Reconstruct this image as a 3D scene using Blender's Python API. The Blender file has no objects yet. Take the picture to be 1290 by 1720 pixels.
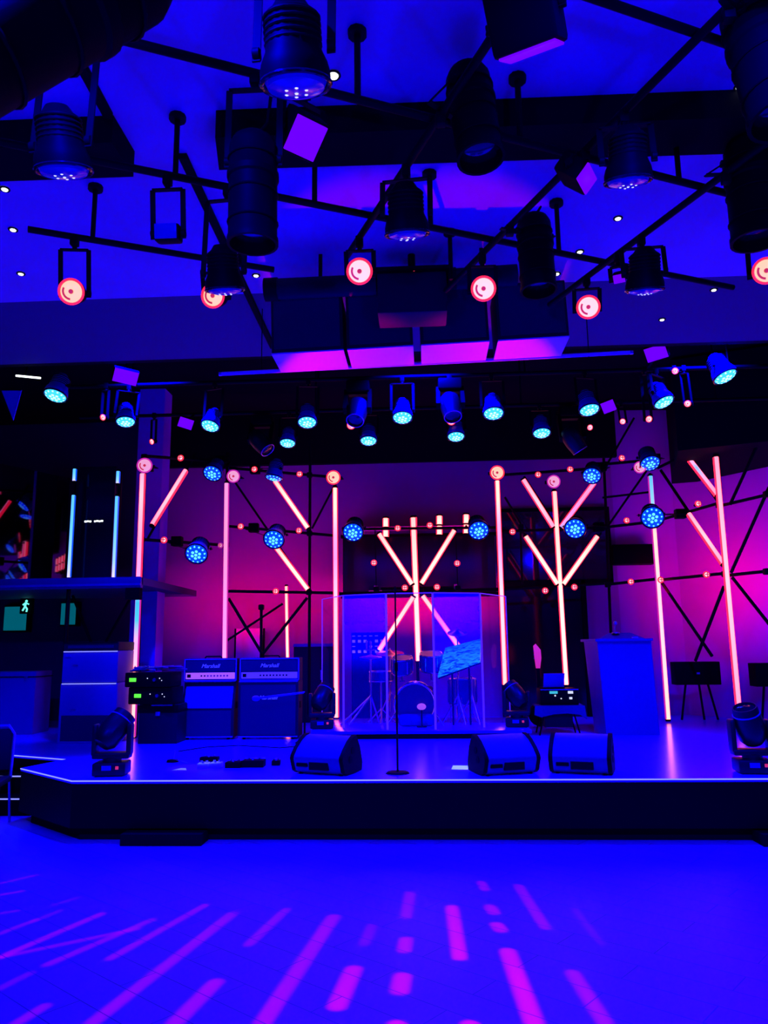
import bpy, bmesh, math, random
from mathutils import Vector as V, Matrix, Quaternion
random.seed(7)
SC = bpy.context.scene
COL = SC.collection
PI = math.pi

# ------------------------------------------------------------------ camera, world, exposure, added fill lights
F_PX = 1292.0
HC = 1.75
YAW, PITCH, ROLL = math.radians(3.0), math.radians(10.0), 0.012
FW = V((-math.sin(YAW)*math.cos(PITCH), math.cos(YAW)*math.cos(PITCH), math.sin(PITCH)))
R0 = V((math.cos(YAW), math.sin(YAW), 0)); U0 = R0.cross(FW)
RT = R0*math.cos(ROLL) - U0*math.sin(ROLL)
UP = U0*math.cos(ROLL) + R0*math.sin(ROLL)
CAMP = V((0, 0, HC))
cam = bpy.data.cameras.new('camera'); cam.lens = 36*F_PX/1720; cam.sensor_width = 36; cam.sensor_fit = 'AUTO'
cam.clip_start = .05; cam.clip_end = 100
camo = bpy.data.objects.new('camera', cam); COL.objects.link(camo)
camo.matrix_world = Matrix.Translation(CAMP) @ Matrix((RT, UP, -FW)).transposed().to_4x4()
SC.camera = camo
SC.view_settings.view_transform = 'Standard'; SC.view_settings.look = 'None'
SC.view_settings.gamma = 1; SC.view_settings.use_curve_mapping = False
SC.view_settings.exposure = 0.0
w = bpy.data.worlds.new('night'); SC.world = w; w.use_nodes = True
w.node_tree.nodes['Background'].inputs[0].default_value = (0, 0, 1, 1)
w.node_tree.nodes['Background'].inputs[1].default_value = 0.003
SC.cycles.max_bounces = 6; SC.cycles.diffuse_bounces = 3; SC.cycles.glossy_bounces = 3
SC.cycles.transparent_max_bounces = 10; SC.cycles.transmission_bounces = 3
SC.cycles.caustics_reflective = False; SC.cycles.caustics_refractive = False
SC.cycles.sample_clamp_indirect = 4

def ray(px, py): return FW*F_PX + RT*(px-645) + UP*(860-py)
def at(px, py, Y):
    d = ray(px, py); return CAMP + d*(Y/d.y)
def atz(px, py, z):
    d = ray(px, py); return CAMP + d*((z-HC)/d.z)
def atp(px, py, n, c):
    d = ray(px, py); return CAMP + d*(c/d.dot(n))
def aimq(d): return V(d).to_track_quat('-Z', 'Y')

BLUE = (0.0, 0.0, 1.0)
def spot(name, loc, target, power, angle, color=BLUE, blend=.6, rad=.06, parent=None):
    l = bpy.data.lights.new(name, 'SPOT'); l.energy = power; l.color = color; l.spot_size = math.radians(angle); l.spot_blend = blend
    l.shadow_soft_size = rad
    o = bpy.data.objects.new(name, l); COL.objects.link(o); o.location = loc
    o.rotation_mode = 'QUATERNION'; o.rotation_quaternion = aimq(V(target)-V(loc))
    if parent: o.parent = parent
    return o
# unseen blue fill spots added over the dance floor, above the frame
for x in (-3.6, -1.2, 1.2, 3.6):
    spot('house_fill', (x, 1.6, 4.6), (x*1.0, 4.6, 0), 2000, 110)
for x in (-3.2, 0.0, 3.2):
    spot('stage_fill', (x, 8.15, 5.3), (x*1.05, 8.9, .5), 3600, 105)  # unseen blue spots added up in the loft to brighten the stage
for x in (-2.2, 1.8):
    spot('ceiling_fill', (x, -.6, 1.6), (x*.42, 3.0, 4.9), 800, 80, blend=1)  # unseen uplights added behind the camera to brighten the ceiling
pp_ = atz(777, 1290, .55); spot('paper_fill', (pp_.x+.4, 8.2, 5.5), pp_, 700, 4.5, color=(.55, .85, 1), blend=.3, rad=.02)  # unseen cool spot added to brighten the paper
pp_ = atz(325, 1290, .55); spot('paper_fill', (pp_.x+.4, 8.2, 5.5), pp_, 260, 7, color=(.55, .75, 1), blend=.5, rad=.02)  # second unseen spot, added over the pedals and paper scrap
# unseen area strips added to tint the rear walls magenta and blue
def strip(name, loc, target, power, size, color):
    l = bpy.data.lights.new(name, 'AREA'); l.shape = 'RECTANGLE'; l.size, l.size_y = size; l.energy = power; l.color = color; l.spread = math.radians(150)
    o = bpy.data.objects.new(name, l); COL.objects.link(o); o.location = loc; o.rotation_mode = 'QUATERNION'; o.rotation_quaternion = aimq(V(target)-V(loc))
for x in (-1.55, 1.3):
    spot('underside_fill', (x, 10.75, 1.35), (x*.42, 6.76, 4.53), 700, 17, color=(1, 0, .35), blend=.3, rad=.03)  # unseen magenta spot added to redden the loudspeaker undersides
for nm, col_, k in (('wall_fill', (1, 0, .06), 1.0), ('wall_fill', BLUE, 1.0)):
    b_ = col_ is BLUE
    b_ = col_ is BLUE
    strip(nm, (-2.9, 12.75, 2.2), (-2.9, 13.8, 3.0), (24, 34)[b_], (2.4, .12), col_)
    strip(nm, (-.1, 12.9, 2.2), (-.1, 13.8, 3.6), (46, 20)[b_], (2.0, .12), col_)
    strip(nm, (4.2, 12.25, 2.6), (5.0, 13.2, 3.0), (26, 24)[b_], (1.2, .3), col_)
    strip(nm, (5.3, 10.7, 2.0), (6.2, 11.7, 2.9), (5, 46)[b_], (1.4, .3), col_)

# ------------------------------------------------------------------ materials
MATS = {}
def mat(name, base, rough=.5, metal=0, spec=.5, emit=None, es=0):
    m = bpy.data.materials.new(name); m.use_nodes = True
    b = m.node_tree.nodes['Principled BSDF']
    b.inputs['Base Color'].default_value = (*base, 1); b.inputs['Roughness'].default_value = rough
    b.inputs['Metallic'].default_value = metal; b.inputs['Specular IOR Level'].default_value = spec
    if emit: b.inputs['Emission Color'].default_value = (*emit, 1); b.inputs['Emission Strength'].default_value = es
    MATS[name] = m; return m
def noise_bump(m, scale, strength, dist=.01):
    nt = m.node_tree; b = nt.nodes['Principled BSDF']
    n = nt.nodes.new('ShaderNodeTexNoise'); n.inputs['Scale'].default_value = scale
    tc = nt.nodes.new('ShaderNodeTexCoord'); nt.links.new(tc.outputs['Object'], n.inputs['Vector'])
    bp = nt.nodes.new('ShaderNodeBump'); bp.inputs['Strength'].default_value = strength; bp.inputs['Distance'].default_value = dist
    nt.links.new(n.outputs['Fac'], bp.inputs['Height']); nt.links.new(bp.outputs['Normal'], b.inputs['Normal'])
    return m
def emat(name, c, s): return mat(name, (.02, .02, .02), .4, emit=c, es=s)

black = mat('black_plastic', (.0016, .0014, .003), .55, spec=.035)
satin = mat('black_satin', (.004, .0035, .008), .38, spec=.3)
blackm = noise_bump(mat('black_tolex', (.006, .005, .012), .6, spec=.2), 300, .3)
blackg = mat('black_gloss', (.006, .006, .01), .12)
ceil_black = mat('black_paint', (.0025, .002, .005), .85, spec=.05)
pipe_m = mat('black_pipe', (.002, .002, .004), .55, spec=.06)
chrome = mat('chrome', (.7, .7, .75), .18, metal=1)
alu = mat('aluminium', (.55, .55, .6), .35, metal=1)
white = mat('white_paint', (.75, .75, .8), .5)
grille = noise_bump(mat('grille_cloth', (.02, .015, .05), .85, spec=.2), 400, .4)
cloth = noise_bump(mat('dark_cloth', (.04, .03, .16), .9, spec=.1), 25, .4, .03)
paper_m = mat('white_paper', (.8, .8, .8), .6)
bluegrey = mat('blue_grey_panel', (.10, .07, .28), .5)
steelblue = mat('brushed_steel', (.3, .28, .4), .4, metal=.8)
drumskin = mat('drum_skin', (.02, .02, .05), .3)
brass = mat('cymbal_brass', (.55, .22, .35), .3, metal=1)
redpaint = mat('red_lacquer', (.5, .02, .08), .35)

lens_blue = emat('blue_lens', (.0, .03, 1.0), 2.2)
led_cyan = emat('cyan_leds', (.12, .75, 1.0), 1.7)
led_white = emat('cyan_white_leds', (.5, .95, 1.0), 1.7)
bloom_house = mat('bloom_housing', (.01, .01, .55), .45)  # blue bloom around the lamps put into the housing colour
lens_cyan = emat('cyan_lens', (.04, .52, 1.0), 1.6)
lens_dim = mat('dark_blue_lens', (.02, .02, .15), .15, emit=(0, 0, 1), es=.35)
led_dim = emat('dim_leds', (.5, .5, 1.0), 1.6)
hot_pink = emat('pink_hot_lens', (1.3, .46, .55), 1.6)
hot_warm = emat('warm_hot_lens', (1.0, .42, .30), 1.6)
pale_pink = emat('pale_pink_lens', (1.0, .40, .75), .9)
red_rim = emat('red_rim_glow', (1.0, .015, .04), 1.6)
red_dark = emat('red_reflector', (.8, .03, .08), .7)
white_led = emat('white_downlight', (.9, 1.0, .95), 3.0)
tube_halo = emat('tube_red_halo', (1.0, .008, .03), 4)
tube_edge_p = emat('tube_violet_edge', (.75, .02, .5), .8)
tube_edge_b = emat('tube_blue_edge', (.0, .08, 1.0), 1.0)
green_led = emat('green_display', (.12, .95, .0), 1.1)
teal = emat('teal_screen', (.0, .20, .30), .5)
exit_m = emat('exit_green', (.15, .95, .75), 1.4)
white_line = mat('white_edge_strip', (.8, .8, .85), .4, emit=(.55, .6, 1), es=.55)
magenta_lens = mat('magenta_lens', (.3, .1, .4), .3, emit=(.20, .0, .75), es=.8)
speckle = emat('tiny_indicator', (.7, .75, 1.0), 1.0)
cyan_cloth = None

def ramp_emit(name, stops, strength, axis=2, coord='Generated'):
    m = bpy.data.materials.new(name); m.use_nodes = True; nt = m.node_tree
    b = nt.nodes['Principled BSDF']; b.inputs['Base Color'].default_value = (.02, .02, .02, 1)
    tc = nt.nodes.new('ShaderNodeTexCoord'); sp = nt.nodes.new('ShaderNodeSeparateXYZ'); r = nt.nodes.new('ShaderNodeValToRGB')
    nt.links.new(tc.outputs[coord], sp.inputs[0]); nt.links.new(sp.outputs[axis], r.inputs[0])
    e = r.color_ramp.elements
    while len(e) < len(stops): e.new(.5)
    for el, (p, c) in zip(e, stops): el.position = p; el.color = (*c, 1)
    nt.links.new(r.outputs[0], b.inputs['Emission Color']); b.inputs['Emission Strength'].default_value = strength
    return m
HOTC, PNK, LAV, CYN, PALE = (3.0, .60, .50), (2.4, .32, .52), (1.6, .30, .85), (.12, .55, 1.0), (2.6, .52, .62)
t_hot = ramp_emit('tube_hot', [(0, HOTC), (.5, HOTC), (1, (3, .42, .40))], 1.7)
t_pink = ramp_emit('tube_pink', [(0, PNK), (.5, PALE), (1, PNK)], 1.35)
t_lav = ramp_emit('tube_lavender', [(0, (.55, .35, .95)), (.3, LAV), (.7, (1, .30, .62)), (1, (.95, .30, .7))], 1.15)
t_left = ramp_emit('tube_fade_pink', [(0, (.9, .32, .8)), (.4, PNK), (.8, PALE), (1, (1, .36, .6))], 1.3)
t_leftlow = ramp_emit('tube_cyan_to_hot', [(0, HOTC), (.45, PALE), (.62, (.9, .35, .8)), (.78, (.06, .5, 1)), (.9, (.04, .42, 1)), (1, (.3, .6, 1))], 1.4)
t_cyantop = ramp_emit('tube_cyan_top', [(0, HOTC), (.45, PALE), (.75, HOTC), (.84, (1, .35, .6)), (.88, (.25, .5, .95)), (1, (.08, .42, 1))], 1.45)
t_two = ramp_emit('tube_hot_lavender_hot', [(0, HOTC), (.45, PALE), (.68, (.85, .25, .75)), (.78, (.9, .3, .7)), (.9, HOTC), (1, HOTC)], 1.6)
t_blue = ramp_emit('tube_blue', [(0, (.7, .6, 1)), (.2, (.3, .6, 1)), (.6, (.12, .55, 1)), (1, (.10, .5, 1))], 1.3)
t_mix = ramp_emit('tube_pink_cyan', [(0, PNK), (.35, (.9, .4, .75)), (.6, (.25, .5, .95)), (1, PNK)], 1.2)

def acrylic(name, veil, vcol=(.3, .2, .8), graded=False):
    m = bpy.data.materials.new(name); m.use_nodes = True; nt = m.node_tree; nt.nodes.clear()
    out = nt.nodes.new('ShaderNodeOutputMaterial'); tr = nt.nodes.new('ShaderNodeBsdfTransparent'); gl = nt.nodes.new('ShaderNodeBsdfGlossy')
    df = nt.nodes.new('ShaderNodeBsdfDiffuse'); m1 = nt.nodes.new('ShaderNodeMixShader'); m2 = nt.nodes.new('ShaderNodeMixShader')
    fr = nt.nodes.new('ShaderNodeFresnel'); fr.inputs[0].default_value = 1.3
    gl.inputs['Roughness'].default_value = .04; df.inputs[0].default_value = (*vcol, 1); tr.inputs[0].default_value = (.97, .96, 1, 1)
    m1.inputs[0].default_value = veil
    if graded:      # blue reflection painted in as a veil, denser towards the top
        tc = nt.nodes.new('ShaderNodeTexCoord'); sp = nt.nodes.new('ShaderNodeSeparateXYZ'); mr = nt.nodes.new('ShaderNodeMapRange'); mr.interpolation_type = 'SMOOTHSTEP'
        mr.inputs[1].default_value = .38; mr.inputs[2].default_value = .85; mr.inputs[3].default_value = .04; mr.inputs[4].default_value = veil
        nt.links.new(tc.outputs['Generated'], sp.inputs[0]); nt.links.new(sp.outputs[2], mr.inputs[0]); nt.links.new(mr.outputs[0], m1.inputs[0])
    nt.links.new(tr.outputs[0], m1.inputs[1]); nt.links.new(df.outputs[0], m1.inputs[2])
    ge = nt.nodes.new('ShaderNodeNewGeometry'); mu = nt.nodes.new('ShaderNodeMath'); mu.operation = 'MULTIPLY'; iv = nt.nodes.new('ShaderNodeMath'); iv.operation = 'SUBTRACT'; iv.inputs[0].default_value = 1
    nt.links.new(ge.outputs['Backfacing'], iv.inputs[1]); nt.links.new(fr.outputs[0], mu.inputs[0]); nt.links.new(iv.outputs[0], mu.inputs[1])
    nt.links.new(mu.outputs[0], m2.inputs[0]); nt.links.new(m1.outputs[0], m2.inputs[1]); nt.links.new(gl.outputs[0], m2.inputs[2])
    nt.links.new(m2.outputs[0], out.inputs[0]); return m
acr_clear = acrylic('clear_acrylic', .015)
acr_reflection = acrylic('reflection_veil_acrylic', .55, (.01, .01, .9), True)

# surfaces
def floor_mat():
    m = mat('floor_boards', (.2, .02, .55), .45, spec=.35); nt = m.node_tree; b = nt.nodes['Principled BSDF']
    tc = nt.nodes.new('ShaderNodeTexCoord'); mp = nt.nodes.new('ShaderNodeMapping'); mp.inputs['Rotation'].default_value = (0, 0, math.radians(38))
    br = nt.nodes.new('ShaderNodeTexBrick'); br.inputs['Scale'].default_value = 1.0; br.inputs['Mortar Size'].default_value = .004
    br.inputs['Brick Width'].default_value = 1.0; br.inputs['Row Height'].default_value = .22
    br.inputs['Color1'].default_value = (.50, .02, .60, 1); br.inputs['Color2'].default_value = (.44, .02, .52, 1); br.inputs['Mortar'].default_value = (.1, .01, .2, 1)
    nz = nt.nodes.new('ShaderNodeTexNoise'); nz.inputs['Scale'].default_value = 1.3; nz.inputs['Detail'].default_value = 4
    mx = nt.nodes.new('ShaderNodeMixRGB'); mx.blend_type = 'MULTIPLY'; mx.inputs[0].default_value = .35
    nt.links.new(tc.outputs['Object'], mp.inputs[0]); nt.links.new(mp.outputs[0], br.inputs[0]); nt.links.new(tc.outputs['Object'], nz.inputs[0])
    nt.links.new(br.outputs[0], mx.inputs[1]); nt.links.new(nz.outputs[0], mx.inputs[2]); nt.links.new(mx.outputs[0], b.inputs['Base Color'])
    return m
def wall_mat(name, c, panel=1.2):
    m = mat(name, c, .75, spec=.25); nt = m.node_tree; b = nt.nodes['Principled BSDF']
    tc = nt.nodes.new('ShaderNodeTexCoord'); nz = nt.nodes.new('ShaderNodeTexNoise'); nz.inputs['Scale'].default_value = .7; nz.inputs['Detail'].default_value = 3
    mx = nt.nodes.new('ShaderNodeMixRGB'); mx.blend_type = 'MULTIPLY'; mx.inputs[0].default_value = .4; mx.inputs[1].default_value = (*c, 1)
    nt.links.new(tc.outputs['Object'], nz.inputs[0]); nt.links.new(nz.outputs[0], mx.inputs[2]); nt.links.new(mx.outputs[0], b.inputs['Base Color'])
    return m
floor_m = floor_mat()
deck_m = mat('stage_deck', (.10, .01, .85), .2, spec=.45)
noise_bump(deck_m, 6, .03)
fascia_m = mat('stage_fascia', (.0012, .001, .003), .5, spec=.05)
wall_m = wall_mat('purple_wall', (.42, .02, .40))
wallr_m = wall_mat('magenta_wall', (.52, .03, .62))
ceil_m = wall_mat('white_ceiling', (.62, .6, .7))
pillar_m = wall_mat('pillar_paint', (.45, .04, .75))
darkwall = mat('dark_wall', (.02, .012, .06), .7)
mirror_m = mat('dark_mirror', (.10, .08, .22), .03, metal=1)
glassdark = mat('dark_glass', (.03, .008, .03), .06, spec=.9)

# ------------------------------------------------------------------ mesh helpers
class B:
    def __init__(s): s.bm = bmesh.new(); s.M = Matrix()
    def _x(s, vs): bmesh.ops.transform(s.bm, matrix=s.M, verts=vs)
    def box(s, c, size, rot=None, bev=0):
        m = Matrix.Translation(V(c)) @ (rot.to_4x4() if rot else Matrix()) @ Matrix.Diagonal((*size, 1))
        r = bmesh.ops.create_cube(s.bm, size=1, matrix=m); vs = r['verts']
        if bev:
            es = list({e for v_ in vs for e in v_.link_edges})
            g = bmesh.ops.bevel(s.bm, geom=es, offset=bev, segments=2, affect='EDGES', profile=.6)
            vs = list({v_ for f_ in g['faces'] for v_ in f_.verts} | {v_ for v_ in vs if v_.is_valid})
        s._x(vs); return s
    def cyl(s, p, q, r, r2=None, n=12):
        p, q = V(p), V(q); d = q-p; L = d.length
        m = Matrix.Translation((p+q)/2) @ d.to_track_quat('Z', 'Y').to_matrix().to_4x4()
        g = bmesh.ops.create_cone(s.bm, cap_ends=True, cap_tris=False, segments=n, radius1=r, radius2=r if r2 is None else r2, depth=L, matrix=m)
        s._x(g['verts']); return s
    def bar(s, p, q, wd, th):
        p, q = V(p), V(q); d = q-p
        m = Matrix.Translation((p+q)/2) @ d.to_track_quat('Z', 'Y').to_matrix().to_4x4() @ Matrix.Diagonal((wd, th, d.length, 1))
        g = bmesh.ops.create_cube(s.bm, size=1, matrix=m); s._x(g['verts']); return s
    def tube(s, pts, r, n=8):
        pts = [V(p) for p in pts]
        for a, b in zip(pts, pts[1:]): s.cyl(a, b, r, n=n)
        for a in pts[1:-1]: s.sphere(a, r, n=n)
        return s
    def lathe(s, prof, n=20, m=None):
        rings = []; m = m or Matrix()
        new = []
        for r, z in prof:
            if r < 1e-6: vs = [s.bm.verts.new(m @ V((0, 0, z)))]
            else: vs = [s.bm.verts.new(m @ V((r*math.cos(2*PI*k/n), r*math.sin(2*PI*k/n), z))) for k in range(n)]
            rings.append(vs); new += vs
        for a, b in zip(rings, rings[1:]):
            for k in range(n):
                k2 = (k+1) % n
                if len(a) == 1 and len(b) == 1: break
                if len(a) == 1: f = (a[0], b[k2], b[k])
                elif len(b) == 1: f = (a[k], a[k2], b[0])
                else: f = (a[k], a[k2], b[k2], b[k])
                s.bm.faces.new(f)
        s._x(new); return s
    def prism(s, poly, d, m=None):
        m = m or Matrix(); d = V(d)
        a = [s.bm.verts.new(m @ V(p)) for p in poly]; b = [s.bm.verts.new(m @ (V(p)+d)) for p in poly]
        s.bm.faces.new(a[::-1]); s.bm.faces.new(b); k = len(poly)
        for i in range(k): s.bm.faces.new((a[i], a[(i+1) % k], b[(i+1) % k], b[i]))
        s._x(a+b); return s
    def sphere(s, c, r, sc=(1, 1, 1), n=10):
        m = Matrix.Translation(V(c)) @ Matrix.Diagonal((*[r*k for k in sc], 1))
        g = bmesh.ops.create_uvsphere(s.bm, u_segments=n, v_segments=max(5, n//2+1), radius=1, matrix=m); s._x(g['verts']); return s
    def torus(s, c, R, r, m=None, n=24, k=8):
        M2 = Matrix.Translation(V(c)) @ (m or Matrix()); new = []; g = []
        for i in range(n):
            a = 2*PI*i/n; g.append([s.bm.verts.new(M2 @ V(((R+r*math.cos(2*PI*j/k))*math.cos(a), (R+r*math.cos(2*PI*j/k))*math.sin(a), r*math.sin(2*PI*j/k)))) for j in range(k)])
            new += g[-1]
        for i in range(n):
            for j in range(k): s.bm.faces.new((g[i][j], g[(i+1) % n][j], g[(i+1) % n][(j+1) % k], g[i][(j+1) % k]))
        s._x(new); return s
    def mesh(s, name, m):
        bmesh.ops.recalc_face_normals(s.bm, faces=s.bm.faces)
        me = bpy.data.meshes.new(name); s.bm.to_mesh(me); s.bm.free(); me.materials.append(m)
        me.shade_smooth(); me.set_sharp_from_angle(angle=math.radians(38))
        return me
def put(name, me, parent=None, M=None):
    o = bpy.data.objects.new(name, me); COL.objects.link(o)
    if parent: o.parent = parent
    if M is not None: o.matrix_local = M
    return o
def obj(name, b, m, parent=None, M=None): return put(name, b.mesh(name, m), parent, M)
CACHE = {}
def cpart(key, name, m, fn, parent, M=None):
    """a part whose mesh data is shared by every copy of its thing"""
    k = (key, name, m.name)
    if k not in CACHE:
        b = B(); fn(b); CACHE[k] = b.mesh(name, m)
    return put(name, CACHE[k], parent, M)
def tag(o, label, cat, group=None, kind=None):
    o['label'] = label; o['category'] = cat
    if group: o['group'] = group
    if kind: o['kind'] = kind
    return o
def thing(name, label, cat, loc=(0, 0, 0), rotz=0, group=None):
    o = bpy.data.objects.new(name, None); COL.objects.link(o); o.location = loc; o.rotation_euler = (0, 0, rotz); o.empty_display_size = .1
    return tag(o, label, cat, group)
def struct(name, b, m, parent=None):
    o = obj(name, b, m, parent)
    if not parent: o['kind'] = 'structure'
    return o
ORD = ['first', 'second', 'third', 'fourth', 'fifth', 'sixth', 'seventh', 'eighth', 'ninth', 'tenth', 'eleventh', 'twelfth', 'thirteenth', 'fourteenth']

# ------------------------------------------------------------------ the room
ZS = .55                       # stage deck height
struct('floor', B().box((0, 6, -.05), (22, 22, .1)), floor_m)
struct('ceiling', B().box((0, 2.05, 4.95), (16, 8.7, .1)), ceil_m)
struct('ceiling_front_loft', B().box((0, 7.15, 4.95), (16, 1.5, .1)), mat('shaded_ceiling', (.07, .06, .12), .8, spec=.2))  # fall-off of light towards the stage put into a darker colour
b = B()
struct('ceiling_stage', B().box((0, 11.3, 6.05), (16, 7, .1)), ceil_black)
struct('trim_1', B().box((0, 7.93, 5.5), (16, .1, 1.2)), ceil_black)          # upstand between the low ceiling and the stage loft
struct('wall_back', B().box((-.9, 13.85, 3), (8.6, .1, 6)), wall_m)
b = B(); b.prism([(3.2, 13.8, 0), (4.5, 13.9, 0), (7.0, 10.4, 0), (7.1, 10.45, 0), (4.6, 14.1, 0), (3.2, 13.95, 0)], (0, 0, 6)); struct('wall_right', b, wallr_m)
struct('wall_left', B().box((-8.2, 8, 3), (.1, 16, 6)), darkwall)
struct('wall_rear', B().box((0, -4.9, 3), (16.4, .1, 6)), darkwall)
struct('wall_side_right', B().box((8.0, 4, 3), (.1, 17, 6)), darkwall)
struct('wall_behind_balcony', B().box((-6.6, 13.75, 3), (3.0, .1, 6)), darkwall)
# black ceiling beams
tagm = struct('trim_2', B().prism([(-6, 4.0, 4.72), (-1.80, 4.02, 4.72), (-1.80, 4.36, 4.72), (-6, 4.30, 4.72)], (0, 0, .2)), ceil_black)
struct('trim_3', B().prism([(-1.18, 4.02, 4.72), (7, 4.12, 4.72), (7, 4.50, 4.72), (-1.24, 4.33, 4.72)], (0, 0, .2)), ceil_black)
for i, (p, q) in enumerate((((-1.72, 1.5), (-1.82, 4.0)), ((-1.5, 4.4), (-1.55, 7.6)), ((2.3, 1.5), (2.35, 4.1)))):
    struct('trim_%d' % (4+i), B().bar((*p, 4.885), (*q, 4.885), .05, .05), ceil_black)
struct('trim_9', B().box((-.75, 13.55, 5.55), (8.4, .12, 1.0)), ceil_black)       # black strip added for the dark top of the rear wall
# stage: deck, black fascia, recessed base, pale nosing
OUT = [(-3.37, 7.42), (7.6, 7.42), (7.6, 14.5), (-7.8, 14.5), (-7.8, 9.6), (-4.91, 9.22), (-4.1, 8.85), (-4.28, 8.2)]
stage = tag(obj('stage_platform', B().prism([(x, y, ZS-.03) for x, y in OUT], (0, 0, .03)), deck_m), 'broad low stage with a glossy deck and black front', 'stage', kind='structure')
def inset(k): return [(-3.37+k*.6, 7.42+k), (7.6, 7.42+k), (7.6, 14.4), (-7.7, 14.4), (-7.7, 9.6+k), (-4.91+k*.5, 9.22+k), (-4.1+k*1.2, 8.85+k*.5), (-4.28+k*1.3, 8.2+k*.3)]
obj('fascia', B().prism([(x, y, .12) for x, y in inset(.004)], (0, 0, ZS-.15)), fascia_m, stage)
obj('recessed_base', B().prism([(x, y, 0) for x, y in inset(.10)], (0, 0, .12)), ceil_black, stage)
b = B()
for p, q in ((OUT[7], OUT[0]), (OUT[0], OUT[1]), (OUT[5], OUT[6])): b.bar((*p, ZS-.006), (*q, ZS-.006), .011, .011)
obj('edge_strip', b, white_line, stage)
b = B()
for x in (-2.35, -1.0, .35, 1.7, 3.05): b.box((x, 7.423, .32), (.008, .004, .38))
obj('panel_joints', b, ceil_black, stage)
for (x, L) in ((-2.45, .75), (3.5, 1.2)): obj('foot', B().box((x, 7.40, .05), (L, .25, .1)), ceil_black, stage)
st = tag(obj('stage_steps', B().box((-5.2, 9.02, .185), (1.75, .34, .37)).box((-5.2, 8.72, .09), (1.75, .34, .18)), fascia_m), 'short black steps with pale nosings leading up beside the stage corner', 'steps', kind='structure')
obj('step_nosing', B().box((-5.2, 8.85, .365), (1.75, .016, .012)), white_line, st)
obj('step_nosing', B().box((-5.2, 8.55, .175), (1.75, .016, .012)), white_line, st)
# blue-lit pillar, bulkhead over the right wall, dark doorway, glass panel
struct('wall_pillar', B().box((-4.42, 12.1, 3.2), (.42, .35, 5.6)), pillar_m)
struct('trim_8', B().prism([(3.75, 11.2, 4.55), (8, 9.6, 4.55), (8, 12.5, 4.55), (4.4, 13.6, 4.55)], (0, 0, 1.4)), ceil_black)
d1 = struct('door_1', B().box((2.05, 13.74, 1.65), (1.35, .06, 2.2)), blackg)
obj('door_frame', B().box((1.33, 13.72, 1.7), (.08, .1, 2.35)).box((2.77, 13.72, 1.7), (.08, .1, 2.35)).box((2.05, 13.72, 2.83), (1.5, .1, .1)), ceil_black, d1)
w1 = struct('window_1', B().box((2.3, 13.75, 3.5), (1.9, .05, 1.25)), glassdark)
obj('window_frame', B().box((2.3, 13.73, 4.15), (2.0, .08, .06)).box((2.3, 13.73, 2.86), (2.0, .08, .06)).box((1.33, 13.73, 3.5), (.06, .08, 1.3)).box((3.27, 13.73, 3.5), (.06, .08, 1.3)), ceil_black, w1)

# ------------------------------------------------------------------ fixtures
def look(z, up=(0, 0, 1)):
    """rotation whose local +Z points along z"""
    return V(z).normalized().to_track_quat('Z', 'Y').to_matrix().to_4x4()
def yoke_and_clamp(root, hc, side, R, clamp_local=V((0, 0, 0)), down=V((0, 0, -1)), m=pipe_m, wd=.03):
    """U-shaped bracket from both sides of a head centred at hc (local) to the clamp at the thing's origin"""
    D = clamp_local - hc; n = D.normalized(); L = D.length
    a, c = hc+side*R, hc-side*R; a2, c2 = a+n*(L-.06), c+n*(L-.06); e = hc+n*(L-.06)
    b = B().bar(a-n*.03, a2, wd, .008).bar(c-n*.03, c2, wd, .008).bar(a2, c2, wd, .008)
    for p in (a, c): b.cyl(p-side*.012, p+side*.012, .022, n=10)
    obj('yoke', b, m, root)
    obj('clamp', B().cyl(e, clamp_local, .016, n=8).box(clamp_local+n*.0, (.05, .05, .07), bev=.008), m, root)
def side_of(aim):
    a = V(aim); s = a.cross(V((0, 0, 1)))
    return s.normalized() if s.length > .05 else V((1, 0, 0))

def par_housing(b): b.lathe([(.0, -.27), (.05, -.27), (.07, -.24), (.095, -.22), (.1, -.1), (.118, -.06), (.125, -.03), (.125, .005), (.115, .01), (.112, -.01), (0, -.01)], 22)
def par_fins(b):
    for k in range(5): b.torus((0, 0, -.21+k*.022), .097, .006, n=20, k=6)
def par_bezel(b): b.torus((0, 0, .004), .121, .009, n=24)
def par_lens(b): b.lathe([(0, .034), (.06, .03), (.1, .018), (.112, -.008)], 22)
def par_leds(b):
    for R, k in ((0, 1), (.042, 6), (.086, 12)):
        for i in range(k):
            a = 2*PI*i/k+R*7; z = .032-.018*(R/.085)**2
            b.sphere((R*math.cos(a), R*math.sin(a), z), .0185, (1, 1, .5), n=8)
def par_leds_small(b):
    for R, k in ((0, 1), (.04, 6), (.08, 9)):
        for i in range(k):
            a = 2*PI*i/k+R*7; z = .034-.018*(R/.085)**2
            b.sphere((R*math.cos(a), R*math.sin(a), z), .0075, (1, 1, .6), n=6)
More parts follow.
